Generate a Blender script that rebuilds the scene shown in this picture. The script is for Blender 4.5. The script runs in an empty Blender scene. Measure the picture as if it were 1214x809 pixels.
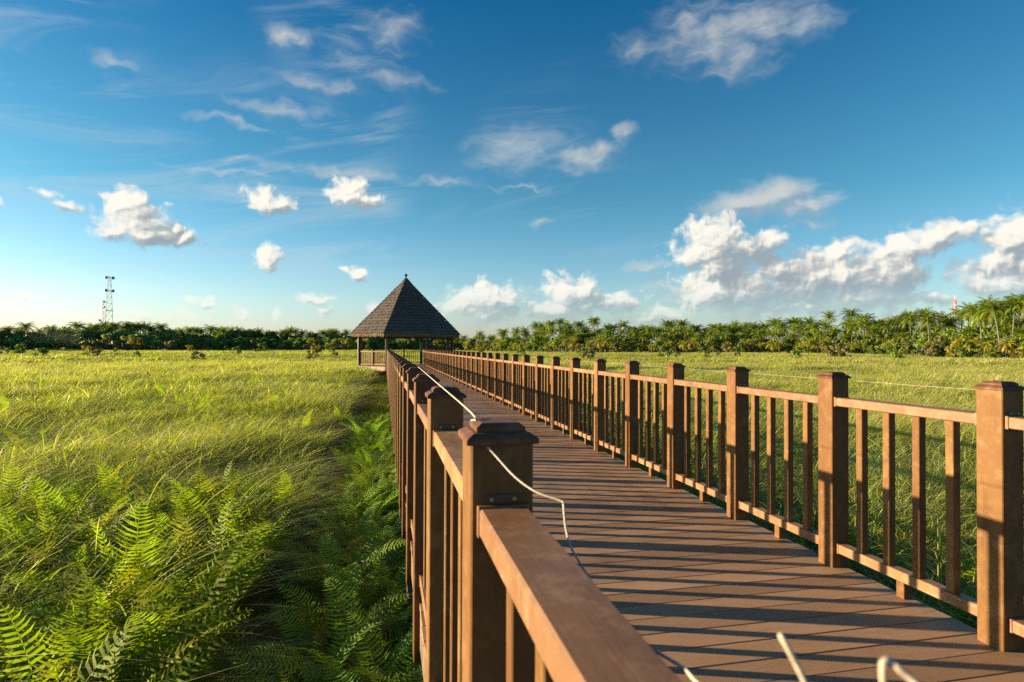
import bpy, bmesh, math, random
import numpy as np
from mathutils import Matrix, Vector, noise as mnoise

R = math.radians
sc = bpy.context.scene
COL = sc.collection
rng = np.random.default_rng(7)
random.seed(7)

# ------------------------------------------------------------------ camera
cam_d = bpy.data.cameras.new('camera')
cam = bpy.data.objects.new('camera', cam_d)
COL.objects.link(cam)
cam_d.sensor_width = 36.0
cam_d.lens = 36.0 * 697.3 / 1214.0
cam_d.clip_start = 0.03
cam_d.clip_end = 12000
cam.matrix_world = (Matrix.Translation((0, 0, 1.279)) @ Matrix.Rotation(-0.2138, 4, 'Z')
                    @ Matrix.Rotation(math.pi / 2 + 0.0107, 4, 'X') @ Matrix.Rotation(0.004, 4, 'Z'))
cam_d.dof.use_dof = True
cam_d.dof.focus_distance = 3.4
cam_d.dof.aperture_fstop = 5.6
sc.camera = cam

# ------------------------------------------------------------------ light
SUN_EL = 10.3
SUN_AZ = -71.4          # degrees clockwise from +Y (the boardwalk's axis)
EXPOSURE = 1.75
SUN_E = 5.0
SKY_E = 0.05
sun_d = bpy.data.lights.new('sun', 'SUN')
sun_d.energy = SUN_E
sun_d.angle = R(0.5)
sun_d.color = (1.0, 0.77, 0.47)
sun = bpy.data.objects.new('sun', sun_d)
COL.objects.link(sun)
to_sun = Vector((math.sin(R(SUN_AZ)) * math.cos(R(SUN_EL)), math.cos(R(SUN_AZ)) * math.cos(R(SUN_EL)), math.sin(R(SUN_EL))))
sun.rotation_euler = to_sun.to_track_quat('Z', 'Y').to_euler()

sc.view_settings.view_transform = 'Standard'
sc.view_settings.look = 'None'
sc.view_settings.exposure = EXPOSURE
sc.view_settings.gamma = 1.0
sc.view_settings.use_curve_mapping = False
sc.render.engine = 'CYCLES'
sc.cycles.max_bounces = 6
sc.cycles.diffuse_bounces = 3
sc.cycles.glossy_bounces = 2
sc.cycles.transmission_bounces = 4
sc.cycles.transparent_max_bounces = 6
sc.cycles.volume_bounces = 0
sc.cycles.use_denoising = False
sc.cycles.sample_clamp_indirect = 4
sc.cycles.use_adaptive_sampling = False

# ------------------------------------------------------------------ node helper
class NT:
    def __init__(s, tree):
        s.t = tree
        s.n = tree.nodes
        s.l = tree.links
    def new(s, typ, **kw):
        n = s.n.new(typ)
        for k, v in kw.items():
            setattr(n, k, v)
        return n
    def put(s, sock, v):
        if isinstance(v, bpy.types.NodeSocket):
            s.l.new(v, sock)
        elif v is not None:
            sock.default_value = v
    def math(s, op, a, b=None, c=None, clamp=False):
        n = s.new('ShaderNodeMath', operation=op)
        n.use_clamp = clamp
        s.put(n.inputs[0], a)
        if b is not None: s.put(n.inputs[1], b)
        if c is not None: s.put(n.inputs[2], c)
        return n.outputs[0]
    def vm(s, op, a, b=None, c=None):
        n = s.new('ShaderNodeVectorMath', operation=op)
        s.put(n.inputs[0], a)
        if b is not None: s.put(n.inputs[1], b)
        if c is not None: s.put(n.inputs[2], c)
        return n.outputs[1] if op in ('LENGTH', 'DOT_PRODUCT', 'DISTANCE') else n.outputs[0]
    def mix(s, f, a, b, blend='MIX'):
        n = s.new('ShaderNodeMix', data_type='RGBA', blend_type=blend)
        s.put(n.inputs[0], f)
        for sock, v in ((n.inputs[6], a), (n.inputs[7], b)):
            if isinstance(v, (tuple, list)) and len(v) == 3: v = (*v, 1)
            s.put(sock, v)
        return n.outputs[2]
    def noise(s, vec, scale, detail=3, rough=0.55, dist=0.0, dim='3D'):
        n = s.new('ShaderNodeTexNoise')
        n.noise_dimensions = dim
        s.put(n.inputs['Vector'], vec)
        n.inputs['Scale'].default_value = scale
        n.inputs['Detail'].default_value = detail
        n.inputs['Roughness'].default_value = rough
        n.inputs['Distortion'].default_value = dist
        return n
    def ss(s, v, a, b):
        n = s.new('ShaderNodeMapRange', interpolation_type='SMOOTHSTEP')
        s.put(n.inputs[0], v); s.put(n.inputs[1], a); s.put(n.inputs[2], b)
        return n.outputs[0]
    def lin(s, v, a, b, c=0.0, d=1.0):
        n = s.new('ShaderNodeMapRange')
        s.put(n.inputs[0], v); s.put(n.inputs[1], a); s.put(n.inputs[2], b)
        s.put(n.inputs[3], c); s.put(n.inputs[4], d)
        return n.outputs[0]
    def ramp(s, f, stops):
        n = s.new('ShaderNodeValToRGB')
        el = n.color_ramp.elements
        while len(el) < len(stops): el.new(0.5)
        for e, (p, c) in zip(el, stops):
            e.position = p; e.color = (*c, 1)
        s.put(n.inputs[0], f)
        return n.outputs[0]

# ------------------------------------------------------------------ sky with its clouds
# Each cloud is a set of lobes on the celestial sphere: (azimuth, elevation, half width, half height) in degrees.
CUMULUS = [(-21.09, 11.42, 1.49, 1.32, 1.0), (-20.21, 10.19, 2.46, 1.62, 1.0), (-21.65, 9.62, 1.82, 1.2, 1.0), (-19.43, 9.19, 2.98, 1.23, 1.0), (-17.17, 9.06, 1.5, 0.84,
    1.0), (-17.8, 9.76, 0.86, 0.69, 1.0), (-10.36, 12.92, 1.82, 1.16, 1.0), (-9.15, 12.52, 1.0, 0.73, 1.0), (-10.32, 8.14, 1.4, 1.04, 1.0), (-11.3, 8.44, 0.69, 0.37,
    0.8), (-3.01, 13.96, 2.45, 1.05, 1.0), (-3.47, 14.68, 1.53, 0.89, 1.0), (-1.46, 13.61, 1.24, 0.76, 1.0), (-2.42, 6.67, 1.39, 0.63, 1.0), (-3.72, 7.02, 0.61, 0.31,
    0.7), (31.46, 9.85, 3.37, 1.97, 1.0), (30.35, 8.76, 3.27, 1.38, 1.0), (33.99, 8.95, 2.98, 1.49, 1.0), (36.09, 9.2, 1.65, 1.03, 0.9), (31.46, 7.18, 2.49, 1.84, 1.0),
    (31.1, 5.27, 3.09, 2.01, 1.0), (34.34, 5.17, 4.23, 2.57, 1.0), (36.77, 6.94, 2.72, 1.62, 1.0), (39.11, 5.73, 3.93, 2.47, 1.0), (41.67, 5.96, 3.12, 2.27, 1.0), (41.67,
    8.08, 1.37, 1.13, 1.0), (44.1, 5.48, 2.67, 1.94, 0.9), (39.11, 3.54, 7.19, 1.17, 0.8), (44.4, 7.87, 1.65, 1.37, 0.8), (46.14, 8.4, 2.27, 1.21, 1.0), (47.54, 8.8,
    2.09, 1.18, 1.0), (49.15, 9.14, 2.11, 0.84, 0.8), (50.19, 9.4, 1.13, 0.51, 0.7), (52.42, 8.08, 1.73, 1.48, 1.0), (53.32, 8.59, 1.87, 1.82, 1.0), (51.93, 6.57, 1.95,
    1.5, 1.0), (50.94, 5.39, 2.51, 1.02, 0.9), (52.65, 4.96, 2.87, 1.37, 1.0), (54.96, 6.89, 2.67, 2.98, 1.0), (8.78, 4.9, 2.78, 1.47, 1.0), (10.84, 4.42, 2.79, 1.64,
    1.0), (7.4, 4.07, 2.12, 1.14, 1.0), (9.61, 3.27, 4.5, 1.15, 0.8), (17.4, 5.08, 2.61, 1.79, 1.0), (19.03, 5.48, 1.95, 1.13, 1.0), (16.59, 3.62, 2.78, 1.31, 1.0),
    (20.24, 4.09, 3.22, 1.13, 0.8), (22.64, 4.4, 2.7, 1.13, 0.7), (13.96, 3.61, 0.82, 0.98, 0.7), (26.95, 2.99, 4.61, 1.11, 0.7), (-6.18, 4.36, 1.63, 0.62, 0.7), (-5.58,
    3.37, 1.34, 0.62, 0.7), (-15.22, 3.83, 0.65, 0.65, 0.8), (-16.31, 3.85, 0.57, 0.43, 0.7), (-12.22, 2.82, 1.09, 0.67, 0.7), (-9.65, 2.81, 0.71, 0.53, 0.7), (-27.63,
    3.63, 2.18, 0.5, 0.6), (-28.34, 2.34, 1.9, 0.75, 0.6), (-28.89, 10.52, 0.47, 0.54, 0.7), (-25.97, 11.6, 0.92, 0.37, 0.55), (-25.19, 10.65, 0.83, 0.51, 0.5), (-1.24,
    3.62, 0.93, 0.64, 0.6), (-16.17, 2.34, 1.27, 0.58, 0.55), (-20.43, 2.64, 2.33, 0.55, 0.45)]
CUMULUS += [(45.2, 5.9, 2.6, 1.9, 1.0), (42.6, 4.4, 4.6, 1.5, 1.0), (48.0, 4.2, 2.6, 1.0, 0.8)]
SOFT = [(-9.27, 26.33, 1.86, 1.12, 1.1), (-8.04, 26.02, 1.6, 0.88, 0.9), (18.99, 17.77, 3.74, 1.34, 1.1), (20.77, 18.3, 2.42, 1.03, 1.0), (22.85, 19.8, 1.12, 1.01, 0.9),
    (19.8, 17.6, 3.24, 1.34, 1.1), (31.46, 26.61, 6.61, 3.01, 0.9), (35.06, 27.0, 6.31, 2.19, 1.0), (32.92, 24.83, 4.33, 1.92, 0.9), (38.48, 26.5, 3.32, 1.55, 0.8),
    (29.22, 28.15, 3.78, 1.85, 0.6), (23.79, 26.47, 1.98, 1.3, 0.5), (35.05, 12.92, 4.48, 1.45, 1.2), (36.44, 13.66, 4.0, 1.5, 1.7), (34.0, 12.9, 5.2, 1.6, 1.7), (38.6, 12.4, 3.6, 1.2, 1.4), (32.19, 12.42, 3.2, 1.04, 1.0),
    (38.12, 12.07, 2.67, 0.99, 0.9), (39.11, 10.77, 2.88, 0.57, 0.8), (25.01, 7.7, 2.66, 0.71, 1.0), (27.72, 5.35, 3.82, 1.57, 0.8), (0.16, 27.64, 2.84, 1.66, 0.6),
    (-2.17, 25.15, 3.1, 1.58, 0.5), (1.75, 28.41, 1.92, 1.14, 0.6), (-9.58, 20.58, 4.97, 0.81, 0.66), (-5.95, 23.06, 4.46, 0.93, 0.66), (-13.03, 19.08, 4.04, 0.4, 0.62),
    (0.98, 24.09, 3.96, 0.81, 0.62), (-4.39, 15.86, 9.02, 0.59, 0.68), (-13.01, 16.16, 1.35, 0.34, 0.66), (-13.67, 14.9, 5.33, 0.35, 0.68), (13.26, 15.28, 2.96, 0.31, 0.5),
    (-22.34, 21.86, 1.68, 0.59, 0.68), (14.92, 11.84, 1.15, 0.55, 0.7), (12.42, 18.46, 4.94, 2.23, 0.6), (5.06, 15.67, 4.86, 0.46, 0.6)]

def lobe_group(name, lobes, warp, fine, billow):
    g = bpy.data.node_groups.new(name, 'ShaderNodeTree')
    g.interface.new_socket('P', in_out='INPUT', socket_type='NodeSocketVector')
    g.interface.new_socket('D', in_out='OUTPUT', socket_type='NodeSocketFloat')
    g.interface.new_socket('S', in_out='OUTPUT', socket_type='NodeSocketFloat')
    t = NT(g)
    gi = t.new('NodeGroupInput'); go = t.new('NodeGroupOutput')
    P = gi.outputs[0]
    n1 = t.noise(P, 0.42, 2, 0.5, dim='2D')
    w1 = t.vm('MULTIPLY', t.vm('SUBTRACT', n1.outputs['Color'], (0.5, 0.5, 0.5)), (warp * 1.3, warp, 0))
    Pw = t.vm('ADD', P, w1)
    acc = None
    for (az, el, rx, ry, k) in lobes:
        if billow and k >= 1: rx, ry = rx * 1.12, ry * 1.16
        d = t.vm('LENGTH', t.vm('MULTIPLY_ADD', Pw, (1 / rx, 1 / ry, 0), (-az / rx, -el / ry, 0)))
        v = t.math('MULTIPLY_ADD', d, -k, k)
        if acc is None: acc = v
        else:
            acc = t.math('SMOOTH_MAX', acc, v, 0.18)
    t.put(go.inputs[1], acc)
    if billow:
        vo = t.new('ShaderNodeTexVoronoi', feature='SMOOTH_F1', voronoi_dimensions='2D')
        t.put(vo.inputs['Vector'], Pw)
        vo.inputs['Scale'].default_value = 0.62
        vo.inputs['Detail'].default_value = 2.5
        vo.inputs['Roughness'].default_value = 0.5
        vo.inputs['Lacunarity'].default_value = 2.3
        vo.inputs['Smoothness'].default_value = 0.35
        b = t.math('MULTIPLY_ADD', vo.outputs['Distance'], -billow, billow * 0.55)
        acc = t.math('ADD', acc, b)
    n2 = t.noise(P if billow else t.vm('MULTIPLY', Pw, (0.42, 1.25, 0)), 0.9 if billow else 0.8, 5, 0.6, dim='2D')
    acc = t.math('ADD', acc, t.math('MULTIPLY_ADD', n2.outputs[0], fine, -0.5 * fine))
    t.put(go.inputs[0], acc)
    return g

world = bpy.data.worlds.new('World')
sc.world = world
world.use_nodes = True
W = NT(world.node_tree)
W.n.clear()
out = W.new('ShaderNodeOutputWorld')
bg = W.new('ShaderNodeBackground')
bg.inputs['Strength'].default_value = SKY_E
W.l.new(bg.outputs[0], out.inputs['Surface'])
skyt = W.new('ShaderNodeTexSky', sky_type='NISHITA')
skyt.sun_disc = False
skyt.sun_elevation = R(SUN_EL)
skyt.sun_rotation = R(SUN_AZ)
skyt.altitude = 0
skyt.air_density = 1.0
skyt.dust_density = 0.6
skyt.ozone_density = 3.0
tc = W.new('ShaderNodeTexCoord')
sp = W.new('ShaderNodeSeparateXYZ')
W.l.new(tc.outputs['Generated'], sp.inputs[0])
az = W.math('MULTIPLY', W.math('ARCTAN2', sp.outputs[0], sp.outputs[1]), 180 / math.pi)
el = W.math('MULTIPLY', W.math('ARCSINE', sp.outputs[2]), 180 / math.pi)
cb = W.new('ShaderNodeCombineXYZ')
W.put(cb.inputs[0], az); W.put(cb.inputs[1], el)
P = cb.outputs[0]

world.cycles.sampling_method = 'MANUAL'
world.cycles.sample_map_resolution = 512
SKY_TINT = W.ramp(W.lin(el, 0, 32), [(0.0, (1.30, 1.25, 1.60)), (0.13, (1.24, 1.33, 1.38)), (0.42, (0.56, 1.08, 1.08)), (1.0, (0.075, 0.68, 0.93))])
clear = W.mix(1.0, skyt.outputs[0], SKY_TINT, 'MULTIPLY')
# a thin cirrus veil, drawn out in long slanting streaks
rotv = W.new('ShaderNodeVectorRotate', rotation_type='Z_AXIS')
W.put(rotv.inputs['Vector'], P); rotv.inputs['Angle'].default_value = R(-10)
vn = W.noise(W.vm('MULTIPLY', rotv.outputs[0], (0.055, 0.34, 0)), 1.0, 5, 0.62, 0.6, dim='2D')
vb = W.noise(P, 0.05, 2, 0.5, dim='2D')
veil = W.math('MULTIPLY', W.ss(vn.outputs[0], 0.44, 0.78), W.math('MULTIPLY', W.ss(vb.outputs[0], 0.32, 0.62), W.math('MULTIPLY', W.ss(el, 3.0, 10.0), W.ss(az, 32.0, 6.0))))
clear = W.mix(W.math('MULTIPLY', veil, 0.42), clear, (3.6, 4.0, 4.3))
def sky_shader(col):
    b_ = W.new('ShaderNodeBackground')
    W.put(b_.inputs['Color'], col); b_.inputs['Strength'].default_value = SKY_E
    return b_.outputs[0]
def clouded(cu, so, tagname):
    """colour of the sky where the given cloud lobes float, as a group of its own"""
    gt = bpy.data.node_groups.new('clouds_' + tagname, 'ShaderNodeTree')
    for nm, typ in (('P', 'NodeSocketVector'), ('E', 'NodeSocketFloat'), ('Clear', 'NodeSocketColor')):
        gt.interface.new_socket(nm, in_out='INPUT', socket_type=typ)
    gt.interface.new_socket('Color', in_out='OUTPUT', socket_type='NodeSocketColor')
    W = NT(gt)
    gi = W.new('NodeGroupInput'); go = W.new('NodeGroupOutput')
    P, el, base = gi.outputs[0], gi.outputs[1], gi.outputs[2]
    def field(g, off=None):
        n = W.new('ShaderNodeGroup'); n.node_tree = g
        W.put(n.inputs[0], P if off is None else W.vm('ADD', P, off))
        return n.outputs
    if so:      # thin high wisps and soft fair-weather clouds
        g = lobe_group('soft_cloud_field_' + tagname, so, 1.8, 1.0, 0.0)
        ds = field(g)[0]; ds2 = field(g, (-0.9, 0.9, 0))[0]
        a_s = W.math('MULTIPLY', W.ss(ds, -0.22, 1.45), 0.80)
        ls = W.lin(W.math('SUBTRACT', ds, ds2), -0.35, 0.4)
        base = W.mix(a_s, base, W.mix(ls, (2.3, 2.75, 3.1), (4.2, 4.15, 3.95)))
    if cu:      # cumulus: lit towards the sun, grey on the far side and underneath
        g = lobe_group('cumulus_field_' + tagname, cu, 1.7, 0.62, 0.62)
        f1 = field(g); f2 = field(g, (-1.1, 1.0, 0)); dc = f1[0]; dc3 = field(g, (-0.22, 0.26, 0))[0]
        a_c = W.ss(dc, -0.28, 0.40)
        lc = W.math('ADD', W.math('MULTIPLY', W.math('SUBTRACT', f1[1], f2[1]), 0.85), W.math('MULTIPLY', W.math('SUBTRACT', dc, dc3), 1.0))
        far = W.ss(field(g, (-3.4, 2.2, 0))[1], -0.15, 0.45)
        lc = W.math('MULTIPLY_ADD', far, -0.42, lc)
        lc = W.ss(lc, -0.72, 0.66)
        c_c = W.ramp(lc, [(0.0, (0.33, 0.40, 0.45)), (0.40, (0.55, 0.57, 0.56)), (0.72, (0.84, 0.82, 0.76)), (1.0, (1.0, 0.965, 0.86))])
        c_c = W.mix(1.0, c_c, (6.0, 6.0, 6.0), 'MULTIPLY')
        c_c = W.mix(W.ss(el, 7.0, 0.0), c_c, W.mix(0.45, base, c_c))
        a_c = W.math('MULTIPLY', a_c, W.lin(el, 0.5, 5.5, 0.45, 1.0))
        base = W.mix(a_c, base, c_c)
    W.put(go.inputs[0], base)
    return gt
def clouded_sky(gt):
    n = W.new('ShaderNodeGroup'); n.node_tree = gt
    W.put(n.inputs[0], P); W.put(n.inputs[1], el); W.put(n.inputs[2], clear)
    return n.outputs[0]
# the sky is split into patches so that each direction only evaluates the clouds that float there
AZE = [-40, -27, -22, -17, -12, -6, 0, 6, 13, 19, 25, 29, 33, 37, 41, 46, 51, 60]
ELE = [0.0, 6.5, 15.0, 36.0]
def split(f, lo, hi):
    ms = W.new('ShaderNodeMixShader')
    W.put(ms.inputs[0], f); W.l.new(lo, ms.inputs[1]); W.l.new(hi, ms.inputs[2])
    return ms.outputs[0]
def cell(i, j):
    a0, a1, e0, e1 = AZE[i], AZE[i + 1], ELE[j], ELE[j + 1]
    hit = lambda L, s: [q for q in L if q[0] + q[2] * s + 1.6 > a0 and q[0] - q[2] * s - 1.6 < a1 and q[1] + q[3] * s + 1.4 > e0 and q[1] - q[3] * s - 1.4 < e1]
    cu, so = hit(CUMULUS, 1.35), hit(SOFT, 1.5)
    return sky_shader(clouded_sky(clouded(cu, so, '%d_%d' % (i, j)))) if cu or so else sky_shader(clear)
def tree(i0, i1):
    if i1 - i0 == 1:
        return split(W.math('GREATER_THAN', el, ELE[1]), cell(i0, 0), split(W.math('GREATER_THAN', el, ELE[2]), cell(i0, 1), cell(i0, 2)))
    k = (i0 + i1) // 2
    return split(W.math('GREATER_THAN', az, AZE[k]), tree(i0, k), tree(k, i1))
inside = W.math('MULTIPLY', W.math('LESS_THAN', W.math('ABSOLUTE', W.math('SUBTRACT', el, 18.0)), 18.0), W.math('LESS_THAN', W.math('ABSOLUTE', W.math('SUBTRACT', az, 10.0)), 50.0))
shader = split(inside, sky_shader(clear), tree(0, len(AZE) - 1))
W.n.remove(bg)
W.l.new(shader, out.inputs['Surface'])

# ------------------------------------------------------------------ object helpers
def link(name, me, mats=None, parent=None):
    o = bpy.data.objects.new(name, me)
    COL.objects.link(o)
    if mats is not None:
        for m in (mats if isinstance(mats, (list, tuple)) else [mats]):
            me.materials.append(m)
    if parent is not None:
        o.parent = parent
    return o

def tag(o, label=None, cat=None, group=None, kind=None):
    if label: o['label'] = label
    if cat: o['category'] = cat
    if group: o['group'] = group
    if kind: o['kind'] = kind
    return o

def thing(name, loc, label, cat, group=None, rz=0.0):
    o = bpy.data.objects.new(name, None)
    o.empty_display_size = 0.2
    COL.objects.link(o)
    o.location = loc
    o.rotation_euler = (0, 0, rz)
    return tag(o, label, cat, group)

def copy_to(o, parent=None):
    c = o.copy()
    COL.objects.link(c)
    c.parent = parent
    return c

def np_mesh(name, V, F, attr=None, mat_index=None, smooth=False):
    """V (n,3) array; F list of arrays with 3 or 4 columns; attr (n,4) colour per vertex called 'var'."""
    me = bpy.data.meshes.new(name)
    V = np.asarray(V, dtype=np.float32)
    F = [np.asarray(f, dtype=np.int32) for f in (F if isinstance(F, list) else [F]) if len(f)]
    nl = sum(f.size for f in F)
    npol = sum(len(f) for f in F)
    me.vertices.add(len(V)); me.loops.add(nl); me.polygons.add(npol)
    me.vertices.foreach_set('co', V.ravel())
    me.loops.foreach_set('vertex_index', np.concatenate([f.ravel() for f in F]))
    sizes = np.concatenate([np.full(len(f), f.shape[1], dtype=np.int32) for f in F])
    starts = np.concatenate([[0], np.cumsum(sizes)[:-1]]).astype(np.int32)
    me.polygons.foreach_set('loop_start', starts)
    me.polygons.foreach_set('loop_total', sizes)
    me.polygons.foreach_set('use_smooth', np.full(npol, bool(smooth)))
    me.update(calc_edges=True)
    if attr is not None:
        a = me.attributes.new('var', 'FLOAT_COLOR', 'POINT')
        a.data.foreach_set('color', np.asarray(attr, dtype=np.float32).ravel())
    return me

class MB:
    """Collects chamfered boxes, bars and tubes, and links them as ONE mesh object."""
    def __init__(s): s.bm = bmesh.new()
    def box(s, x0, x1, y0, y1, z0, z1, c=0.0, M=None):
        r = bmesh.ops.create_cube(s.bm, size=1.0)
        vs = r['verts']
        T = Matrix.Translation(((x0 + x1) / 2, (y0 + y1) / 2, (z0 + z1) / 2)) @ Matrix.Diagonal((x1 - x0, y1 - y0, z1 - z0, 1))
        bmesh.ops.transform(s.bm, matrix=T, verts=vs)
        if c > 0:
            es = list({e for v in vs for e in v.link_edges})
            g = bmesh.ops.bevel(s.bm, geom=es, offset=c, segments=1, affect='EDGES', profile=0.5)
            vs = list({v for f in g['faces'] for v in f.verts} | {v for v in vs if v.is_valid})
        if M is not None:
            bmesh.ops.transform(s.bm, matrix=M, verts=[v for v in vs if v.is_valid])
        return s
    def bar(s, a, b, w, h=None, c=0.0):
        a, b = Vector(a), Vector(b)
        h = h or w
        d = b - a
        q = d.to_track_quat('Y', 'Z')
        M = Matrix.Translation(a) @ q.to_matrix().to_4x4()
        return s.box(-w / 2, w / 2, 0, d.length, -h / 2, h / 2, c, M)
    def rings(s, prof, n=4, rot=math.pi / 4, cx=0, cy=0, sq=True):
        """lathe-like stack: prof = [(half width, z)]"""
        loops = []
        for (hw, z) in prof:
            rr = hw * (math.sqrt(2) if sq and n == 4 else 1)
            loops.append([s.bm.verts.new((cx + rr * math.cos(rot + 2 * math.pi * i / n), cy + rr * math.sin(rot + 2 * math.pi * i / n), z)) for i in range(n)])
        for a, b in zip(loops, loops[1:]):
            for i in range(n):
                s.bm.faces.new((a[i], a[(i + 1) % n], b[(i + 1) % n], b[i]))
        s.bm.faces.new(loops[0][::-1]); s.bm.faces.new(loops[-1])
        return s
    def tube(s, pts, rad, n=8):
        pts = [Vector(p) for p in pts]
        rads = rad if isinstance(rad, (list, tuple)) else [rad] * len(pts)
        loops = []
        up = Vector((0, 0, 1))
        for i, p in enumerate(pts):
            d = (pts[min(i + 1, len(pts) - 1)] - pts[max(i - 1, 0)]).normalized()
            u = d.cross(up)
            if u.length < 0.05: u = d.cross(Vector((1, 0, 0)))
            u.normalize(); v = u.cross(d)
            loops.append([s.bm.verts.new(p + rads[i] * (math.cos(2 * math.pi * k / n) * u + math.sin(2 * math.pi * k / n) * v)) for k in range(n)])
        for a, b in zip(loops, loops[1:]):
            for i in range(n):
                s.bm.faces.new((a[i], a[(i + 1) % n], b[(i + 1) % n], b[i]))
        s.bm.faces.new(loops[0][::-1]); s.bm.faces.new(loops[-1])
        return s
    def mesh(s, name, smooth=False):
        bmesh.ops.recalc_face_normals(s.bm, faces=s.bm.faces)
        me = bpy.data.meshes.new(name)
        if smooth:
            for f in s.bm.faces: f.smooth = True
        s.bm.to_mesh(me); s.bm.free()
        return me
    def build(s, name, mat, parent=None, smooth=False):
        return link(name, s.mesh(name, smooth), mat, parent)

# ------------------------------------------------------------------ materials
def mat(name):
    m = bpy.data.materials.new(name)
    m.use_nodes = True
    t = NT(m.node_tree)
    return m, t, t.n['Principled BSDF']

def composite_wood(name, c1, c2, axis, worn=(0.24, 0.14, 0.065), rough=0.5, spec=0.15):
    """brushed wood-plastic composite, grain along the given axis"""
    m, t, b = mat(name)
    co = t.new('ShaderNodeTexCoord').outputs['Object']
    oi = t.new('ShaderNodeObjectInfo')
    off = t.vm('ADD', co, t.vm('MULTIPLY', oi.outputs['Location'], (3.1, 1.7, 2.3)))
    sc_ = {'Z': (160, 160, 3), 'Y': (160, 3, 160), 'X': (3, 160, 160)}[axis]
    g = t.noise(t.vm('MULTIPLY', off, sc_), 1.0, 3, 0.6)
    big = t.noise(off, 5.0, 4, 0.6)
    blot = t.noise(off, 26.0, 4, 0.65)
    speck = t.noise(off, 260.0, 2, 0.6)
    f = t.math('ADD', t.math('MULTIPLY', g.outputs[0], 0.28), t.math('MULTIPLY', t.math('ADD', big.outputs[0], blot.outputs[0]), 0.36))
    col = t.mix(t.lin(f, 0.3, 0.7), c1, c2)
    col = t.mix(t.math('MULTIPLY', t.ss(blot.outputs[0], 0.52, 0.72), 0.35), col, worn)
    stain = t.noise(t.vm('MULTIPLY', off, {'Z': (9, 9, 2.2), 'Y': (9, 2.5, 9), 'X': (2.5, 9, 9)}[axis]), 1.0, 5, 0.65)
    col = t.mix(t.math('MULTIPLY', t.ss(stain.outputs[0], 0.50, 0.70), 0.55), col, tuple(x * 0.62 for x in c1))
    bleach = t.noise(t.vm('ADD', off, (5.3, 2.2, 7.7)), 11.0, 5, 0.7)
    col = t.mix(t.math('MULTIPLY', t.ss(bleach.outputs[0], 0.50, 0.68), 0.5), col, worn)
    col = t.mix(t.math('MULTIPLY', t.ss(speck.outputs[0], 0.60, 0.74), 0.45), col, tuple(x * 0.4 for x in c1))
    hv = t.new('ShaderNodeHueSaturation')
    t.put(hv.inputs['Color'], col)
    t.put(hv.inputs['Value'], t.lin(oi.outputs['Random'], 0, 1, 0.80, 1.18))
    t.put(hv.inputs['Hue'], t.lin(oi.outputs['Random'], 0, 1, 0.494, 0.506))
    t.put(b.inputs['Base Color'], hv.outputs[0])
    t.put(b.inputs['Roughness'], t.lin(big.outputs[0], 0.3, 0.7, rough - 0.08, rough + 0.14))
    b.inputs['Specular IOR Level'].default_value = spec
    bp = t.new('ShaderNodeBump')
    bp.inputs['Strength'].default_value = 0.12
    bp.inputs['Distance'].default_value = 0.002
    t.put(bp.inputs['Height'], t.math('ADD', g.outputs[0], t.math('MULTIPLY', speck.outputs[0], 0.6)))
    t.put(b.inputs['Normal'], bp.outputs[0])
    return m

M = {}
WOODA, WOODB = (0.118, 0.056, 0.020), (0.170, 0.086, 0.031)
M['post'] = composite_wood('post_wood', WOODA, WOODB, 'Z')
M['rail'] = composite_wood('rail_wood', (0.165, 0.080, 0.033), (0.23, 0.118, 0.050), 'Y', worn=(0.36, 0.215, 0.12), spec=0.45)
M['cap'] = composite_wood('cap_wood', (0.085, 0.037, 0.022), (0.13, 0.058, 0.034), 'Y')

def deck_mat():
    m, t, b = mat('deck_boards')
    co = t.new('ShaderNodeTexCoord').outputs['Object']
    at = t.new('ShaderNodeAttribute'); at.attribute_name = 'var'
    sx = t.new('ShaderNodeSeparateColor'); t.put(sx.inputs[0], at.outputs['Color'])
    off = t.vm('ADD', co, t.vm('MULTIPLY', at.outputs['Vector'], (7, 3, 5)))
    g = t.noise(t.vm('MULTIPLY', off, (2.5, 150, 150)), 1.0, 3, 0.6)
    big = t.noise(off, 1.6, 5, 0.6)
    col = t.mix(g.outputs[0], (0.225, 0.128, 0.066), (0.36, 0.212, 0.115))
    col = t.mix(t.math('MULTIPLY', t.ss(big.outputs[0], 0.42, 0.68), 0.5), col, (0.33, 0.21, 0.135))
    dirt = t.noise(t.vm('MULTIPLY', co, (3.2, 0.5, 1)), 1.0, 5, 0.6)
    col = t.mix(t.math('MULTIPLY', t.ss(dirt.outputs[0], 0.52, 0.66), 0.32), col, (0.10, 0.06, 0.04))
    st = t.noise(t.vm('MULTIPLY', off, (5, 14, 5)), 1.0, 5, 0.68)
    col = t.mix(t.math('MULTIPLY', t.ss(st.outputs[0], 0.52, 0.70), 0.42), col, (0.12, 0.07, 0.046))
    sk = t.noise(co, 300, 1, 0.5)
    col = t.mix(t.ss(sk.outputs[0], 0.765, 0.80), col, (0.5, 0.44, 0.36))
    hv = t.new('ShaderNodeHueSaturation')
    t.put(hv.inputs['Color'], col)
    t.put(hv.inputs['Value'], t.lin(sx.outputs[0], 0, 1, 0.72, 1.22))
    t.put(b.inputs['Base Color'], hv.outputs[0])
    t.put(b.inputs['Roughness'], t.lin(big.outputs[0], 0.3, 0.7, 0.45, 0.65))
    b.inputs['Specular IOR Level'].default_value = 0.3
    bp = t.new('ShaderNodeBump'); bp.inputs['Strength'].default_value = 0.3; bp.inputs['Distance'].default_value = 0.0015
    t.put(bp.inputs['Height'], g.outputs[0]); t.put(b.inputs['Normal'], bp.outputs[0])
    return m
M['deck'] = deck_mat()

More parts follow.
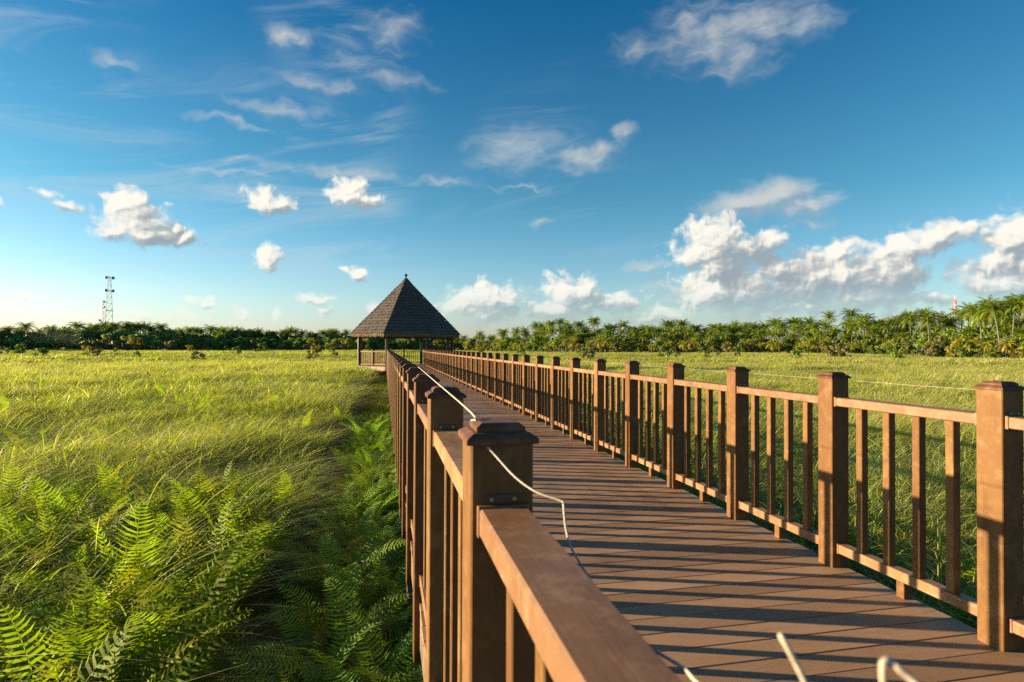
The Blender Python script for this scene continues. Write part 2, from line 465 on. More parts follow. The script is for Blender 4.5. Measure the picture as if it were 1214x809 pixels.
def plain(name, c, rough=0.6, metal=0.0, var=0.25, scale=20.0, c2=None, coord='Object'):
    m, t, b = mat(name)
    co = t.new('ShaderNodeTexCoord').outputs[coord]
    n = t.noise(co, scale, 5, 0.6)
    c2 = c2 or tuple(x * (1 - var) for x in c)
    t.put(b.inputs['Base Color'], t.mix(t.lin(n.outputs[0], 0.3, 0.7), c2, c))
    b.inputs['Roughness'].default_value = rough
    b.inputs['Metallic'].default_value = metal
    return m
M['beam'] = plain('weathered_beam', (0.20, 0.125, 0.075), 0.75, c2=(0.07, 0.045, 0.03), scale=9)
M['plate'] = plain('dark_bracket', (0.09, 0.045, 0.032), 0.45)
M['screw'] = plain('screw_metal', (0.45, 0.36, 0.22), 0.35, 0.8)
M['rope'] = plain('white_rope', (0.58, 0.51, 0.39), 0.9, scale=260, var=0.5)
M['dark_post'] = plain('dark_post', (0.022, 0.014, 0.010), 0.6, scale=6)
M['steel'] = plain('tower_steel', (0.80, 0.83, 0.86), 0.5)
M['antenna'] = plain('antenna_dark', (0.12, 0.13, 0.14), 0.5)
M['redp'] = plain('red_paint', (0.55, 0.06, 0.04), 0.5)
M['whitep'] = plain('white_paint', (0.75, 0.75, 0.72), 0.5)
M['bark'] = plain('bark', (0.20, 0.165, 0.125), 0.85, c2=(0.09, 0.072, 0.055), scale=3)
M['palebark'] = plain('pale_bark', (0.17, 0.15, 0.12), 0.85, c2=(0.085, 0.075, 0.06), scale=3)

def leafy(name, root, tip, dry, transl=0.35, place=0.0, dryamt=0.5, spec=0.25, rough=0.5, scale=0.08):
    """leaf or blade: attribute var = (along the leaf, per leaf random, dryness, -)"""
    m, t, b = mat(name)
    at = t.new('ShaderNodeAttribute'); at.attribute_name = 'var'
    s = t.new('ShaderNodeSeparateColor'); t.put(s.inputs[0], at.outputs['Color'])
    oi = t.new('ShaderNodeObjectInfo')
    col = t.mix(s.outputs[0], root, tip)
    col = t.mix(t.math('MULTIPLY', s.outputs[2], dryamt), col, dry)
    hv = t.new('ShaderNodeHueSaturation')
    t.put(hv.inputs['Color'], col)
    t.put(hv.inputs['Value'], t.math('MULTIPLY', t.lin(s.outputs[1], 0, 1, 0.5, 1.5), t.lin(oi.outputs['Random'], 0, 1, 0.82, 1.18)))
    t.put(hv.inputs['Hue'], t.lin(s.outputs[1], 0, 1, 0.485, 0.515))
    col = hv.outputs[0]
    if place:
        n = t.noise(oi.outputs['Location'], scale, 3, 0.6)
        col = t.mix(t.math('MULTIPLY', t.ss(n.outputs[0], 0.42, 0.62), place), col, dry)
    t.put(b.inputs['Base Color'], col)
    b.inputs['Roughness'].default_value = rough
    b.inputs['Specular IOR Level'].default_value = spec
    tr = t.new('ShaderNodeBsdfTranslucent')
    t.put(tr.inputs[0], t.mix(0.5, col, (0.9, 1.0, 0.25), 'MULTIPLY'))
    t.put(tr.inputs[0], t.mix(1.0, col, (1.35, 1.45, 0.55), 'MULTIPLY'))
    ms = t.new('ShaderNodeMixShader'); ms.inputs[0].default_value = transl
    t.l.new(b.outputs[0], ms.inputs[1]); t.l.new(tr.outputs[0], ms.inputs[2])
    t.l.new(ms.outputs[0], t.n['Material Output'].inputs['Surface'])
    return m
M['grass'] = leafy('grass_blades', (0.14, 0.20, 0.010), (0.30, 0.32, 0.018), (0.64, 0.58, 0.26), 0.45, place=0.22, dryamt=0.75, spec=0.35)
M['shadefern'] = leafy('shade_fern_leaf', (0.16, 0.275, 0.026), (0.23, 0.34, 0.036), (0.25, 0.13, 0.03), 0.4, dryamt=0.6, spec=0.2, rough=0.55)
M['fern'] = leafy('fern_leaf', (0.150, 0.215, 0.011), (0.235, 0.295, 0.015), (0.24, 0.15, 0.02), 0.48, dryamt=0.6, spec=0.12, rough=0.65)
M['palm'] = leafy('palm_frond', (0.12, 0.175, 0.018), (0.18, 0.235, 0.026), (0.36, 0.25, 0.03), 0.36, dryamt=0.9)
M['yellowpalm'] = leafy('yellow_palm_frond', (0.24, 0.25, 0.026), (0.34, 0.32, 0.032), (0.42, 0.25, 0.03), 0.36, dryamt=0.9)
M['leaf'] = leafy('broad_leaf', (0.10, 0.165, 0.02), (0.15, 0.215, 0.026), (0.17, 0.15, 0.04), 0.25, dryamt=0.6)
M['paleleaf'] = leafy('pale_leaf', (0.13, 0.135, 0.05), (0.17, 0.165, 0.06), (0.25, 0.20, 0.10), 0.25, dryamt=0.6)
M['yellowleaf'] = leafy('yellow_leaf', (0.17, 0.16, 0.022), (0.25, 0.22, 0.03), (0.32, 0.19, 0.03), 0.3, dryamt=0.6)

def shingle_mat():
    m, t, b = mat('thatch_shingle')
    at = t.new('ShaderNodeAttribute'); at.attribute_name = 'var'
    s = t.new('ShaderNodeSeparateColor'); t.put(s.inputs[0], at.outputs['Color'])
    co = t.new('ShaderNodeTexCoord').outputs['Object']
    n = t.noise(co, 14, 4, 0.65)
    n2 = t.noise(co, 0.9, 4, 0.6)
    col = t.mix(s.outputs[0], (0.058, 0.048, 0.040), (0.138, 0.113, 0.094))
    col = t.mix(t.math('MULTIPLY', n.outputs[0], 0.5), col, (0.065, 0.056, 0.05))
    col = t.mix(t.math('MULTIPLY', t.ss(n2.outputs[0], 0.5, 0.7), 0.4), col, (0.12, 0.112, 0.105))
    t.put(b.inputs['Base Color'], col)
    b.inputs['Roughness'].default_value = 0.85
    return m
M['shingle'] = shingle_mat()
M['thatch'] = plain('eave_thatch', (0.22, 0.145, 0.075), 0.9, c2=(0.08, 0.052, 0.03), scale=12)

# ------------------------------------------------------------------ ground
GZ = -0.82
def ground():
    m, t, b = mat('marsh_ground')
    co = t.new('ShaderNodeTexCoord').outputs['Object']
    n = t.noise(co, 0.05, 5, 0.6)
    n2 = t.noise(co, 1.8, 5, 0.65)
    col = t.mix(t.ss(n.outputs[0], 0.4, 0.65), (0.10, 0.10, 0.025), (0.16, 0.135, 0.045))
    col = t.mix(n2.outputs[0], col, (0.05, 0.045, 0.02))
    t.put(b.inputs['Base Color'], col)
    b.inputs['Roughness'].default_value = 0.95
    bp = t.new('ShaderNodeBump'); bp.inputs['Strength'].default_value = 0.6; bp.inputs['Distance'].default_value = 0.05
    t.put(bp.inputs['Height'], n2.outputs[0]); t.put(b.inputs['Normal'], bp.outputs[0])
    S = 6000
    g = link('ground', np_mesh('ground', [(-S, -S, GZ), (S, -S, GZ), (S, S, GZ), (-S, S, GZ)], [[[0, 1, 2, 3]]]), m)
    tag(g, kind='structure')
ground()

# ------------------------------------------------------------------ boardwalk deck
XL, XR, PW = 0.1527, 2.5618, 0.1152
PITCH = 0.9706
Y_L1 = 1.0452
N_POST = 41                     # the first one stands beside the camera
POST_Y = [Y_L1 + PITCH * (i - 1) for i in range(N_POST)]
Y_END = POST_Y[-1] + PW / 2
DX0, DX1 = XL + 0.025, XR + 0.09
def deck():
    V, F, A = [], [], []
    y = -1.6
    k = 0
    p = 0.1445
    while y < Y_END + 0.1:
        gap = 0.004
        r = random.random()
        x0 = DX0 + random.uniform(-0.004, 0.004); x1 = DX1 + random.uniform(-0.004, 0.004)
        z = random.uniform(-0.0012, 0.0012)
        ch = 0.003
        prof = [(y + gap / 2, -0.025 + z), (y + gap / 2, z - ch), (y + gap / 2 + ch, z), (y + p - gap / 2 - ch, z), (y + p - gap / 2, z - ch), (y + p - gap / 2, -0.025 + z)]
        b0 = len(V)
        for x in (x0, x1):
            for (yy, zz) in prof:
                V.append((x, yy, zz)); A.append((r, random.random() if x == x0 else A[-6][1], 0, 1))
        for i in range(5):
            F.append((b0 + i, b0 + i + 1, b0 + 6 + i + 1, b0 + 6 + i))
        F.append((b0 + 5, b0, b0 + 6, b0 + 11))
        F.append((b0, b0 + 5, b0 + 4, b0 + 1)); F.append((b0 + 1, b0 + 4, b0 + 3, b0 + 2))
        F.append((b0 + 6, b0 + 7, b0 + 10, b0 + 11)); F.append((b0 + 7, b0 + 8, b0 + 9, b0 + 10))
        y += p
    me = np_mesh('boardwalk', V, [F], A)
    bm = bmesh.new(); bm.from_mesh(me); bmesh.ops.recalc_face_normals(bm, faces=bm.faces); bm.to_mesh(me); bm.free()
    d = link('boardwalk', me, M['deck'])
    tag(d, kind='structure')
    for x in (DX0 + 0.03, (DX0 + DX1) / 2, DX1 - 0.03):
        MB().box(x - 0.025, x + 0.025, -1.6, Y_END, -0.23, -0.032, 0.004).build('side_beam', M['beam'], d)
    for i in range(0, N_POST, 2):
        y = POST_Y[i] + PW / 2
        mb = MB().box(DX0 - 0.02, DX1 + 0.02, y - 0.035, y + 0.035, -0.42, -0.235, 0.004)
        mb.build('cross_beam', M['beam'], d)
        for x in (DX0 + 0.12, DX1 - 0.12):
            MB().box(x - 0.05, x + 0.05, y - 0.05, y + 0.05, GZ - 0.3, -0.42, 0.004).build('support_post', M['beam'], d)
    return d
deck()

# ------------------------------------------------------------------ railings
post_me = MB().box(0, PW, 0, PW, -0.30, 1.108, 0.0035).mesh('post')
h = PW / 2
cap_me = MB().rings([(h + 0.0075, 1.1035), (h + 0.0085, 1.105), (h + 0.0085, 1.1125), (h + 0.006, 1.1155), (h - 0.0055, 1.1228), (h - 0.0075, 1.1235),
                     (h - 0.0125, 1.1237), (h - 0.012, 1.125), (h - 0.012, 1.1315), (h - 0.0135, 1.133), (h - 0.0225, 1.1395), (h - 0.025, 1.140)], cx=h, cy=h).mesh('cap')
BAL = 0.042
bal_me = MB().box(-BAL / 2, BAL / 2, 0, BAL, 0.137, 0.946, 0.0025).mesh('baluster')
GAPL = PITCH - PW
RW = 0.088
rail_me = MB().box(-RW / 2, RW / 2, 0.012, GAPL - 0.012, 0.944, 0.993, 0.004).mesh('top_rail')
sleeve_me = MB().box(-RW / 2 - 0.003, RW / 2 + 0.003, 0.0005, 0.016, 0.9405, 0.9965, 0.002).mesh('sleeve')
brail_me = MB().box(-0.03, 0.03, 0.012, GAPL - 0.012, 0.086, 0.139, 0.003).mesh('bottom_rail')
bsleeve_me = MB().box(-0.033, 0.033, 0.0005, 0.016, 0.083, 0.142, 0.002).mesh('bottom_sleeve')
foot_me = MB().box(-0.024, 0.024, GAPL / 2 - 0.024, GAPL / 2 + 0.024, 0.001, 0.0855, 0.002).mesh('foot')
plate_me = MB().box(-0.030, 0.030, 0.0, 0.003, 0.9985, 1.0145, 0.001).box(-0.022, 0.022, 0.003, 0.006, 0.9985, 1.0085, 0.001).mesh('bracket')
def screw_mesh():
    mb = MB()
    mb.tube([(0, 0.0, 1.006), (0, -0.0025, 1.006)], 0.0038, 10)
    return mb.mesh('screw')
screw_me = screw_mesh()

MATTED = set()
def put(name, me, m, parent, loc):
    if me.name not in MATTED:
        me.materials.append(m); MATTED.add(me.name)
    o = bpy.data.objects.new(name, me)
    COL.objects.link(o)
    o.parent = parent
    o.location = loc
    return o

def railing(x0, dy, label, n_ind):
    root = thing('boardwalk_railing', (x0 + h, dy, 0), label, 'railing')
    cnt = 0
    rest = MB()
    for i, y in enumerate(POST_Y):
        p = put('post', post_me, M['post'], root, (-h, y, 0))
        put('cap', cap_me, M['cap'], p, (0, 0, 0))
    for i in range(N_POST - 1):
        y = POST_Y[i] + PW
        r = put('top_rail', rail_me, M['rail'], root, (0, y, 0))
        put('sleeve', sleeve_me, M['rail'], r, (0, 0, 0)); put('sleeve', sleeve_me, M['rail'], r, (0, GAPL - 0.0165, 0))
        if i < 8:
            pl = put('bracket', plate_me, M['plate'], r, (0, GAPL - 0.0035, 0))
            for sx in (-0.021, 0.021): put('screw', screw_me, M['screw'], r, (sx, GAPL - 0.004, 0))
        r = put('bottom_rail', brail_me, M['rail'], root, (0, y, 0))
        put('sleeve', bsleeve_me, M['rail'], r, (0, 0, 0)); put('sleeve', bsleeve_me, M['rail'], r, (0, GAPL - 0.0165, 0))
        put('foot', foot_me, M['post'], r, (0, 0, 0))
        g = (GAPL - 4 * BAL) / 5
        for k in range(4):
            yb = y + g + k * (g + BAL)
            if cnt < n_ind:
                put('baluster', bal_me, M['post'], root, (0, yb, 0))
            else:
                rest.box(-BAL / 2, BAL / 2, yb, yb + BAL, 0.137, 0.946, 0.0)
            cnt += 1
    o = rest.build('baluster', M['post'], root)
    o['kind'] = 'stuff'
    return root
railing(XL, 0.0, 'brown wooden railing close by on the left side of the boardwalk, handrail seen from above', 100)
railing(XR, -0.018, 'brown wooden railing on the far right side of the boardwalk, shadow bands across its posts', 100)

# ------------------------------------------------------------------ ropes
def smooth_path(pts, n=10):
    pts = [Vector(p) for p in pts]
    P_ = [pts[0]] + pts + [pts[-1]]
    res = []
    for i in range(1, len(P_) - 2):
        for k in range(n):
            t = k / n
            a, b, c, d = P_[i - 1], P_[i], P_[i + 1], P_[i + 2]
            res.append(0.5 * ((2 * b) + (c - a) * t + (2 * a - 5 * b + 4 * c - d) * t * t + (3 * b - a - 3 * c + d) * t ** 3))
    res.append(pts[-1])
    return res

def rope():
    a = smooth_path([(0.2278, 4.06, 1.1425), (0.2110, 3.15, 1.1435), (0.1940, 2.25, 1.1445), (0.1740, 1.19, 1.1455), (0.172, 1.178, 1.130), (0.174, 1.16, 1.11), (0.178, 1.10, 1.10), (0.1833, 1.04, 1.099),
        (0.1934, 1.02, 1.0872), (0.2159, 0.97, 1.0615), (0.2423, 0.93, 1.0443), (0.2770, 0.902, 1.0346), (0.2790, 0.896, 1.030), (0.277, 0.885, 1.0178), (0.2765, 0.87, 0.9935),
        (0.2789, 0.84, 0.9713), (0.292, 0.72, 0.935), (0.282, 0.60, 0.955), (0.2710, 0.505, 0.983), (0.2655, 0.48, 0.9906), (0.262, 0.455, 0.9945), (0.262, 0.41, 1.000), (0.252, 0.33, 1.03),
        (0.2425, 0.298, 1.066), (0.2412, 0.30, 1.0819), (0.239, 0.305, 1.0917), (0.2354, 0.31, 1.102), (0.2352, 0.315, 1.1061)], 6)
    mb = MB().tube(a, 0.0018, 7)
    b = smooth_path([(0.236, 0.188, 1.085), (0.240, 0.22, 1.080), (0.2476, 0.25, 1.100), (0.2465, 0.251, 1.110), (0.2452, 0.25, 1.1179), (0.2452, 0.25, 1.1215), (0.2475, 0.25, 1.1226), (0.2497, 0.25, 1.1216), (0.2507, 0.247, 1.1202),
        (0.2563, 0.24, 1.1138), (0.262, 0.22, 1.10), (0.262, 0.188, 1.09)], 6)
    mb.tube(b, 0.0018, 7)
    o = mb.build('rope', M['rope'], None, True)
    tag(o, 'thin white rope over the left railing post caps, kinked before the closest one', 'rope')
    pts = []
    for i in range(1, 12):
        y = POST_Y[i]
        pts.append((XR + PW + 0.006, y + h, 1.092))
        pts.append((XR + PW + 0.012, y + h + PITCH / 2, 1.092 - random.uniform(0.0, 0.004)))
    o = MB().tube(smooth_path(pts, 4), 0.0007, 6).build('rope', M['rope'], None, True)
    tag(o, 'thin taut white rope running behind the post caps of the far right railing', 'rope')
rope()

# ------------------------------------------------------------------ gazebo
GX, GY = 1.47, POST_Y[-1] + PW + 3.15
def gazebo():
    root = thing('gazebo', (GX, GY, 0), 'octagonal open gazebo with steep dark shingled roof at the end of the boardwalk', 'gazebo')
    oct_ = lambda r, z, k, o=22.5: Vector((r * math.cos(R(o + 45 * k)), r * math.sin(R(o + 45 * k)), z))
    # floor and fascia
    V = []; F = []
    for z in (-0.03, -0.002):
        V += [tuple(oct_(3.52, z, k)) for k in range(8)]
    F4 = [(k, (k + 1) % 8, 8 + (k + 1) % 8, 8 + k) for k in range(8)]
    bm = bmesh.new()
    vv = [bm.verts.new(v) for v in V]
    for f in F4: bm.faces.new([vv[i] for i in f])
    bm.faces.new(vv[:8][::-1]); bm.faces.new(vv[8:])
    me = bpy.data.meshes.new('floor'); bm.to_mesh(me); bm.free()
    link('floor', me, M['deck'], root)
    mb = MB()
    for k in range(8):
        mb.bar(oct_(3.50, -0.17, k), oct_(3.60, -0.17, k + 1), 0.06, 0.27)
    mb.build('fascia', M['rail'], root)
    for k in range(8):
        a = oct_(3.2, 0, k)
        MB().box(a.x - 0.08, a.x + 0.08, a.y - 0.08, a.y + 0.08, GZ - 0.3, -0.03, 0.01).build('pile', M['beam'], root)
    RP = 3.38
    for k in range(8):
        a = oct_(RP, 0, k)
        MB().box(-0.085, 0.085, -0.085, 0.085, 0, 2.22, 0.008, Matrix.Translation(a) @ Matrix.Rotation(R(22.5 + 45 * k), 4, 'Z')).build('post', M['dark_post'], root)
    mb = MB()
    for k in range(8):
        mb.bar(oct_(RP, 2.15, k), oct_(RP, 2.15, k + 1), 0.09, 0.16)
    mb.build('ring_beam', M['dark_post'], root)
    # balustrade: seven sides, open towards the boardwalk
    for k in range(8):
        a, b = oct_(RP, 0, k), oct_(RP, 0, k + 1)
        mid = (a + b) / 2
        if mid.y < -2.9: continue
        d = (b - a).normalized()
        q = MB()
        q.box(-0.058, 0.058, -0.058, 0.058, 0, 1.10, 0.004, Matrix.Translation((mid.x, mid.y, 0)) @ Matrix.Rotation(math.atan2(d.y, d.x), 4, 'Z'))
        q.rings([(0.066, 1.10), (0.066, 1.112), (0.052, 1.122), (0.046, 1.132), (0.034, 1.14)], cx=mid.x, cy=mid.y)
        q.build('rail_post', M['post'], root)
        for (s, e) in ((a + d * 0.09, mid - d * 0.06), (mid + d * 0.06, b - d * 0.09)):
            pr = MB().bar(s + Vector((0, 0, 0.968)), e + Vector((0, 0, 0.968)), 0.088, 0.05, 0.004).build('top_rail', M['rail'], root)
            MB().bar(s + Vector((0, 0, 0.112)), e + Vector((0, 0, 0.112)), 0.06, 0.053, 0.003).build('bottom_rail', M['rail'], root)
            n = 6
            L_ = (e - s).length
            for j in range(n):
                c = s + d * (L_ * (j + 1) / (n + 1))
                MB().box(-BAL / 2, BAL / 2, -BAL / 2, BAL / 2, 0.137, 0.944, 0, Matrix.Translation((c.x, c.y, 0)) @ Matrix.Rotation(math.atan2(d.y, d.x), 4, 'Z')).build('baluster', M['post'], pr)
    # roof: courses of shingles on eight faces
    RE, ZE, ZA = 3.93, 2.13, 6.06
    V, F, A = [], [], []
    rs = np.random.default_rng(5)
    NC = 19
    slope = math.atan2(ZA - ZE, RE * math.cos(R(22.5)))
    for k in range(8):
        for c in range(NC):
            t0, t1 = c / NC, min(1.0, (c + 1.35) / NC)
            L0, R0 = oct_(RE * (1 - t0), ZE + (ZA - ZE) * t0, k), oct_(RE * (1 - t0), ZE + (ZA - ZE) * t0, k + 1)
            L1, R1 = oct_(RE * (1 - t1), ZE + (ZA - ZE) * t1, k), oct_(RE * (1 - t1), ZE + (ZA - ZE) * t1, k + 1)
            mid = (L0 + R0) / 2
            out_ = Vector((mid.x, mid.y, 0)).normalized()
            nrm = (out_ * math.sin(slope) + Vector((0, 0, 1)) * math.cos(slope))
            down = (out_ * math.cos(slope) - Vector((0, 0, 1)) * math.sin(slope))
            W_ = (R0 - L0).length
            n = max(1, int(W_ / 0.15))
            cut = np.concatenate([[0], (np.arange(1, n) + rs.uniform(-0.3, 0.3, n - 1)) / n, [1]])
            tone = rs.uniform(-0.22, 0.22)
            for j in range(n):
                jit = rs.uniform(-0.03, 0.035)
                thick = rs.uniform(0.085, 0.115)
                a = L0.lerp(R0, cut[j]) + down * jit + nrm * thick
                b = L0.lerp(R0, cut[j + 1]) + down * (jit + rs.uniform(-0.015, 0.015)) + nrm * (thick + rs.uniform(-0.01, 0.01))
                cc = L1.lerp(R1, cut[j + 1]) + nrm * 0.004
                dd = L1.lerp(R1, cut[j]) + nrm * 0.004
                b0 = len(V)
                V += [a, b, cc, dd, a - nrm * thick, b - nrm * thick]
                F += [(b0, b0 + 1, b0 + 2, b0 + 3), (b0 + 4, b0 + 5, b0 + 1, b0)]
                s = min(1, max(0, rs.uniform(0.28, 0.72) + tone))
                A += [(s, 0, 0, 1)] * 6
    roof = link('roof', np_mesh('roof', [tuple(v) for v in V], [F], A), M['shingle'], root)
    # underside of the roof
    V = [tuple(oct_(RE - 0.05, ZE - 0.01, k)) for k in range(8)] + [(0, 0, ZA - 0.25)]
    link('ceiling', np_mesh('ceiling', V, [[(k, (k + 1) % 8, 8) for k in range(8)]]), M['dark_post'], roof)
    # ragged thatch fringe along the eaves
    V, F, A = [], [], []
    for k in range(8):
        L0, R0 = oct_(RE + 0.02, ZE + 0.05, k), oct_(RE + 0.02, ZE + 0.05, k + 1)
        o_ = ((L0 + R0) / 2); o_.z = 0; o_.normalize()
        for layer in range(3):
            n = 60
            for j in range(n):
                u0, u1 = j / n, (j + 1.15) / n
                dz = rs.uniform(0.17, 0.27)
                off = o_ * (-0.05 * layer + rs.uniform(-0.012, 0.012))
                a, b = L0.lerp(R0, u0) + off, L0.lerp(R0, min(1, u1)) + off
                b0 = len(V)
                V += [a, b, b - Vector((0, 0, dz + rs.uniform(-0.03, 0.03))) - o_ * 0.03, a - Vector((0, 0, dz)) - o_ * 0.03]
                F.append((b0, b0 + 1, b0 + 2, b0 + 3))
    link('eave_fringe', np_mesh('eave_fringe', [tuple(v) for v in V], [F]), M['thatch'], roof)
    hp = MB()
    for k in range(8):
        hp.tube([oct_(RE * (1 - t), ZE + 0.055 + (ZA - ZE) * t, k) for t in np.linspace(0, 0.97, 10)], 0.045, 6)
    hp.build('hip_ridge', M['shingle'], roof)
    MB().rings([(0.42, ZA - 0.32), (0.40, ZA - 0.27), (0.10, ZA + 0.07), (0.07, ZA + 0.08)], n=12, sq=False).build('ridge_cap', M['shingle'], roof, True)
    MB().rings([(0.05, ZA + 0.05), (0.05, ZA + 0.22), (0.10, ZA + 0.24), (0.13, ZA + 0.28), (0.13, ZA + 0.31), (0.07, ZA + 0.34), (0.04, ZA + 0.38)], n=12, sq=False).build('finial', M['dark_post'], roof, True)
gazebo()

# ------------------------------------------------------------------ masts
def lattice(root, H, w0, w1, nseg, m, th):
    legs = [(-1, -1), (1, -1), (1, 1), (-1, 1)]
    at_ = lambda s, z: Vector((s[0], s[1], 0)) * (w0 + (w1 - w0) * z / H) / 2 + Vector((0, 0, z))
    for s in legs:
        MB().bar(at_(s, 0), at_(s, H), th).build('leg', m, root)
    mb = MB()
    zs = [H * (1 - (1 - i / nseg) ** 1.15) for i in range(nseg + 1)]
    for z0, z1 in zip(zs, zs[1:]):
        for a, b in zip(legs, legs[1:] + legs[:1]):
            mb.bar(at_(a, z0), at_(b, z1), th * 0.55); mb.bar(at_(b, z0), at_(a, z1), th * 0.55)
            mb.bar(at_(a, z1), at_(b, z1), th * 0.55)
    mb.build('bracing', m, root)

def polar(azd, d, z=GZ):
    return Vector((d * math.sin(R(azd)), d * math.cos(R(azd)), z))

def masts():
    # tall lattice tower beyond the left woods
    t = thing('lattice_tower', polar(-22.18, 330), 'tall pale lattice tower with two pairs of dark antennas above the woods', 'tower', rz=R(20))
    lattice(t, 34.3, 4.0, 1.0, 12, M['steel'], 0.13)
    for z in (33.6, 27.6):
        p = MB().box(-1.2, 1.2, -1.2, 1.2, z - 0.08, z + 0.08).build('platform', M['steel'], t)
        for sx, sy in ((-1.35, -0.6), (1.35, 0.6)):
            MB().rings([(0.42, z - 0.6), (0.6, z - 0.45), (0.6, z + 0.5), (0.4, z + 0.65)], n=10, cx=sx, cy=sy, sq=False).build('antenna', M['antenna'], p)
    for z in (18.3, 7.5):
        MB().box(-1.5, 1.5, -1.5, 1.5, z - 0.1, z + 0.1).build('platform', M['steel'], t)
    t = thing('lattice_tower', polar(-22.60, 335), 'slimmer and shorter lattice tower just left of the tall tower', 'tower', rz=R(5))
    lattice(t, 23.3, 1.7, 0.6, 10, M['steel'], 0.10)
    for z, sx in ((22.6, 0.6), (20.2, 0.6), (14.0, -1.2), (11.2, -1.0)):
        MB().rings([(0.3, z - 0.4), (0.48, z - 0.3), (0.48, z + 0.3), (0.3, z + 0.4)], n=10, cx=sx, cy=0, sq=False).build('antenna', M['antenna'], t)
    t = thing('radio_mast', polar(49.24, 330), 'red and white banded mast rising over the right palms', 'mast')
    H = 24.5
    for i in range(12):
        z0, z1 = H * i / 12, H * (i + 1) / 12
        MB().rings([(0.28 - 0.008 * i, z0), (0.27 - 0.008 * i, z1)], n=8, sq=False).build('red_band' if i % 2 else 'white_band', M['redp'] if i % 2 else M['whitep'], t)
    for z in (23.0, 20.9):
        for a in range(3):
            c = Vector((0.8 * math.cos(a * 2.1), 0.8 * math.sin(a * 2.1), z))
            MB().box(c.x - 0.11, c.x + 0.11, c.y - 0.11, c.y + 0.11, z - 0.8, z + 0.8).build('antenna', M['redp'], t)
            MB().bar((0, 0, z), c, 0.1).build('bracket', M['steel'], t)
    MB().bar((0, 0, H), (0, 0, H + 1.5), 0.15).build('lightning_rod', M['steel'], t)
masts()

# ------------------------------------------------------------------ trees
def palm_crown(seed, L, nf, yellow=0.15, droop=1.0, up=0.0):
    rs = np.random.default_rng(seed)
    V, F, A = [], [], []
    for i in range(nf):
        a = 2 * math.pi * (i * 0.381966 + rs.uniform(-0.04, 0.04))
        q = (i + 0.5) / nf                      # 0 = youngest, upright ... 1 = oldest, hanging
        e = R(82 - 112 * q + rs.uniform(-9, 9) + up)
        l = L * rs.uniform(0.82, 1.08) * (0.8 + 0.2 * min(1, q * 2))
        old = rs.random() < yellow and q > 0.6
        c0 = rs.random()
        pts = []
        p = Vector((0, 0, 0)); ee = e
        ns = 9
        for s in range(ns + 1):
            pts.append(p.copy())
            ee -= R(droop * (6.0 + 9.5 * s / ns))
            p = p + Vector((math.cos(a) * math.cos(ee), math.sin(a) * math.cos(ee), math.sin(ee))) * (l / ns)
        side = Vector((-math.sin(a), math.cos(a), 0))
        wind = Vector((0.25, 0.05, 0))
        for s in range(1, ns + 1):
            t = s / ns
            d = (pts[s] - pts[s - 1]).normalized()
            upv = side.cross(d)
            ll = l * 0.30 * math.sin(math.pi * min(1, 0.16 + 0.80 * t)) ** 0.7
            for sg in (-1, 1):
                for rep in range(2):
                    o = pts[s - 1].lerp(pts[s], 0.5 * rep + rs.uniform(0, 0.4))
                    ld = (side * sg * 0.75 + d * 0.55 - Vector((0, 0, 1)) * rs.uniform(0.25, 0.75) + wind * 0.4).normalized()
                    tip = o + ld * ll * rs.uniform(0.8, 1.1)
                    w = d * (l / ns * 0.46)
                    b0 = len(V)
                    V += [o - w * 0.5, o + w * 0.5, tip]
                    F.append((b0, b0 + 1, b0 + 2))
                    A += [(0.2, c0, float(old), 1), (0.2, c0, float(old), 1), (1, c0, float(old), 1)]
        for s in range(ns):                     # midrib
            w = side * 0.05 * (1 - s / ns) + side * 0.012
            b0 = len(V)
            V += [pts[s] - w, pts[s] + w, pts[s + 1]]
            F.append((b0, b0 + 1, b0 + 2)); A += [(0.5, c0, 0.5, 1)] * 3
    return np_mesh('crown', [tuple(v) for v in V], [F], A)

def palm_proto(seed, H, L, nf, m, yellow, lean=0.6, droop=1.0):
    rs = random.Random(seed)
    la = rs.uniform(0, 6.28)
    top = Vector((lean * math.cos(la), lean * math.sin(la), H))
    pts = [Vector((0, 0, -0.6))] + [Vector((top.x * t ** 1.8, top.y * t ** 1.8, H * t)) for t in np.linspace(0.02, 1, 7)]
    tr = MB().tube(pts, [0.24, 0.2, 0.17, 0.15, 0.14, 0.13, 0.125, 0.12], 7).mesh('trunk', True)
    tr.materials.append(M['palebark'])
    cr = palm_crown(seed, L, nf, yellow, droop)
    cr.materials.append(m)
    return tr, cr, top

